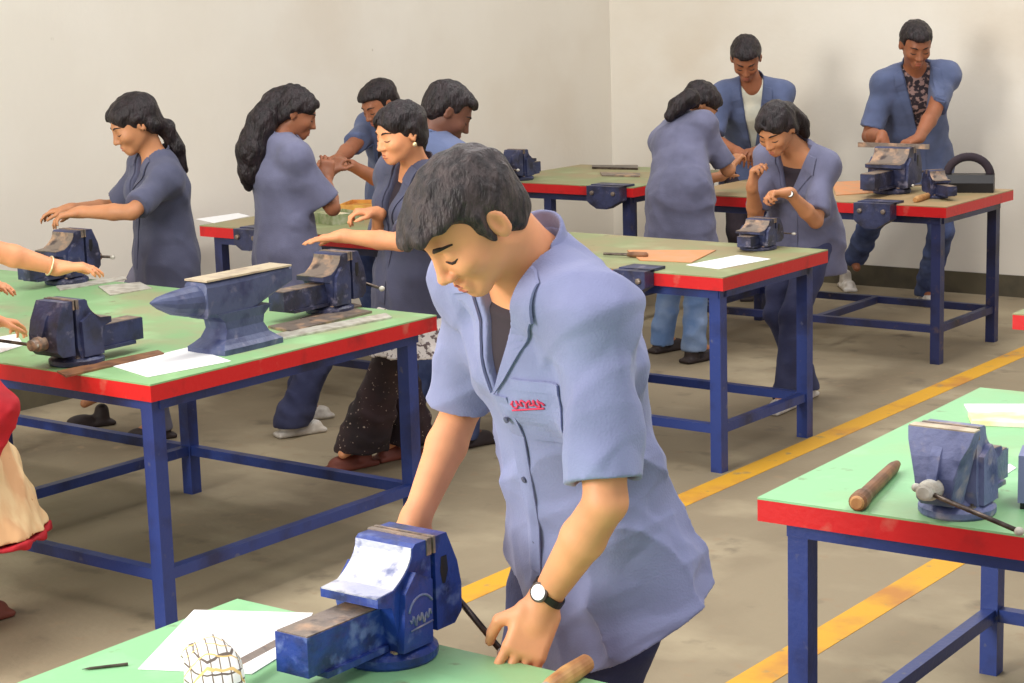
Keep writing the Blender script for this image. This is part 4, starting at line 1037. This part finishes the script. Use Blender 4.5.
@P_
def p_clasped():
    s = .94; pel = atY(804, 230, 7.84); nb = atY(797, 147, 7.62)
    person('woman with bowed head and clasped hands, a white watch on her wrist', pel, nb, 34, atY(776, 128, 7.48), 40, 36,
       [H(atY(789, 193, 7.32), D=NL(-.9, -.2, .05), N=NL(0, -.2, -1), curl=.9, pole=NL(.4, .2, -1)),
        H(atY(752, 186, 7.40), D=NL(.1, -.2, .9), N=NL(.7, -.4, 0), curl=.9, pole=NL(-.1, .3, -1))],
       [fl(786, 409), fl(806, 398)], s=s, fem=True, skin_m=sk_mid, coat=m_coat3, trousers=m_navy, tshirt=m_dark, hair='long', shoe=m_shoe_w, seed=18, hemz=.60, hemr=(.21, .17), vneck=.2, vwide=.7,
       tail=[(atY(788, 112, 7.56), .045), (atY(800, 122, 7.62), .036), (atY(806, 134, 7.64), .02)], watch_on=(0, .05, NL(-.2, -.9, .2), .9), fat=.98)

@P_
def p_backman():
    s = 1.05; pel = atY(916, 158, 10.46); nb = atY(915, 66, 10.22)
    person('man in blue coat and checked shirt standing before the back wall, filing at a vise', pel, nb, 0, atY(916, 44, 10.10), -4, 28,
       [H(atY(918, 140, 9.86), D=NL(-.8, -.5, -.2), N=NL(0, 0, -1), curl=.7, pole=NL(.6, .1, -1)),
        H(atY(882, 136, 9.86), D=NL(.1, -.6, -.8), N=NL(.2, -.6, -.3), curl=.7, pole=NL(-.35, .1, -1))],
       [fl(926, 303), fl(846, 288)], s=s, skin_m=sk_dark, coat=m_coat5, trousers=m_jean, tshirt=m_check, hair='short', shoe=m_shoe_w, seed=19, hemz=.62, vneck=.4, vwide=.36, fat=1.05, shirt_high=True)

@P_
def p_bracelet():
    s = 1.0; pel = A_(-5.74, 3.70, .88); nb = A_(-5.67, 4.10, 1.30)
    def extra(t, O, q):
        sp, e, wr, D = q['lim'][1]; c = wr + (e - wr) * .12 - O; ax = nrm(e - wr); a = nrm(np.cross(ax, UP)); b2 = np.cross(ax, a)
        obj('bracelet', tube(BM(), [c + (a * math.cos(x) + b2 * math.sin(x)) * .033 for x in np.linspace(0, 2 * math.pi, 21)[:-1]], .0035, 8, closed=True), m_gold, t, smooth=True)
    f = nrm(A_(.12, 1, 0)); phi = math.degrees(math.atan2(-f @ V_R, -f @ V_A))
    person('person mostly outside the left border whose braceleted arm lies over the bench', pel, nb, phi, A_(-5.65, 4.22, 1.43), phi, 40,
       [H(A_(-5.98, 4.5, .90), D=A_(0, 1, -.1), N=-UP, curl=.5), H(atY(64, 270, 4.50), D=NL(1, .2, .0), N=NL(0, 0, -1), W=NL(-.2, 1, 0), curl=.3, pole=A_(-.5, -.1, -1))],
       [A_(-5.84, 3.60, 0), A_(-5.62, 3.62, 0)], s=s, skin_m=sk_light, coat=m_coat3, trousers=m_grey_tr, tshirt=m_dark, hair='short', shoe=m_shoe_d, seed=20, hemz=.5, hemr=(.2, .16), face=False, body_extra=extra)

@P_
def p_kurta():
    s = .95; pel = atY(-78, 392, 3.50); nb = atY(-82, 235, 3.58); pel = A_(pel[0], pel[1], .87)
    def extra(t, O, q):
        L, pl, S, nb_ = q['L'], q['pel'], q['S'], q['nb']
        c = A_(pl[0], pl[1], .36) + V_R * .02
        k1 = [('u', seg(nb_ - S * .10, pl, (.17, .12), (.19, .15), L), .0), ('u', seg(pl, c, (.19, .15), (.385, .30), L), .04), ('d', wrinkle(.010, .1, 6), 0),
              ('s', lambda Q: -((Q - (c + UP * .03)) @ -UP), .0)]
        nets('tunic', k1, .007, m_cream, t, O, bounds=bounds([nb_, pl, c], .45))
        k2 = [('u', seg(c + UP * .05, c - UP * .05, (.385, .30), (.387, .302), L), .0), ('s', lambda Q: -((Q - (c - UP * .0)) @ -UP), .0), ('s', lambda Q: ((Q - (c + UP * .030)) @ -UP), .0), ('d', wrinkle(.010, .1, 6), 0)]
        nets('tunic_hem', k2, .007, m_crimson, t, O, bounds=bounds([c], .45))
        e0 = nb_ - S * .05 + L * .12
        pts = [nb_ + L * .05, pl + S * .25 + V_R * .12 - V_A * .1, pl + S * .05 + V_R * .15 - V_A * .12, pl - UP * .10 + V_R * .25 - V_A * .17, pl - UP * .20 + V_R * .22 - V_A * .22, pl - UP * .30 + V_R * .14 - V_A * .26]
        k3 = [('u', rc(a, b, ra, rb), .03) for a, b, ra, rb in zip(pts, pts[1:], (.05, .06, .07, .075, .06), (.06, .07, .075, .06, .03))] + [('d', wrinkle(.006, .07, 8), 0)]
        nets('red_shawl', k3, .007, m_crimson, t, O, bounds=bounds(pts, .12))
    f = nrm(A_(.15, 1, 0)); phi = math.degrees(math.atan2(-f @ V_R, -f @ V_A))
    person('person at the left border in cream tunic with red hem and red shawl', pel, nb, phi, nb + A_(.02, .08, .17), phi, 25,
       [H(nb + A_(-.25, .45, -.36), D=A_(.1, 1, -.2), N=-UP, curl=.5), H(atY(-24, 287, 3.98), D=NL(1, .2, -.1), N=NL(0, 0, -1), curl=.3, pole=A_(.3, -.3, -1))],
       [A_(-4.86, 3.38, 0), A_(-4.93, 3.66, 0)], s=s, fem=True, skin_m=sk_light, trousers=m_cream, tshirt=m_cream, hair='long', shoe=m_sandal, seed=21, face=False, body_extra=extra,
       tail=[(nb + A_(0, -.02, .12), .04), (nb + A_(0, -.10, .0), .035), (nb + A_(0, -.13, -.2), .02)])
for _p in PEOPLE: _p()
# ------------------------------------------------------------------ light
w = bpy.data.worlds.new('world'); sc.world = w; w.use_nodes = True
w.node_tree.nodes['Background'].inputs[0].default_value = lin((244, 244, 255)); w.node_tree.nodes['Background'].inputs[1].default_value = .58
def area(name, loc, target, size, power, col=(1, 1, 1), sy_=None):
    d = bpy.data.lights.new(name, 'AREA'); d.energy = power; d.color = col; d.shape = 'RECTANGLE'; d.size = size; d.size_y = sy_ or size
    o = bpy.data.objects.new(name, d); C.objects.link(o); o.location = loc
    o.rotation_euler = (Vector(target) - Vector(loc)).to_track_quat('-Z', 'Y').to_euler()
    return o
area('daylight_window', (-5.2, -3.2, 3.2), (-4.6, 6, .9), 2.4, 430, (1, .98, .94))
for yy in (1.5, 5.0, 8.5):
    area('ceiling_light', (-4.2, yy, 4.1), (-4.2, yy, 0), 1.2, 60, (1, .97, .92), 3.5)
area('ceiling_light', (-.5, 3.5, 4.1), (-.5, 3.5, 0), 1.2, 60, (1, .97, .92), 3.5)
vs = sc.view_settings; vs.view_transform = 'Standard'; vs.look = 'None'; vs.gamma = 1; vs.use_curve_mapping = False; vs.exposure = .30
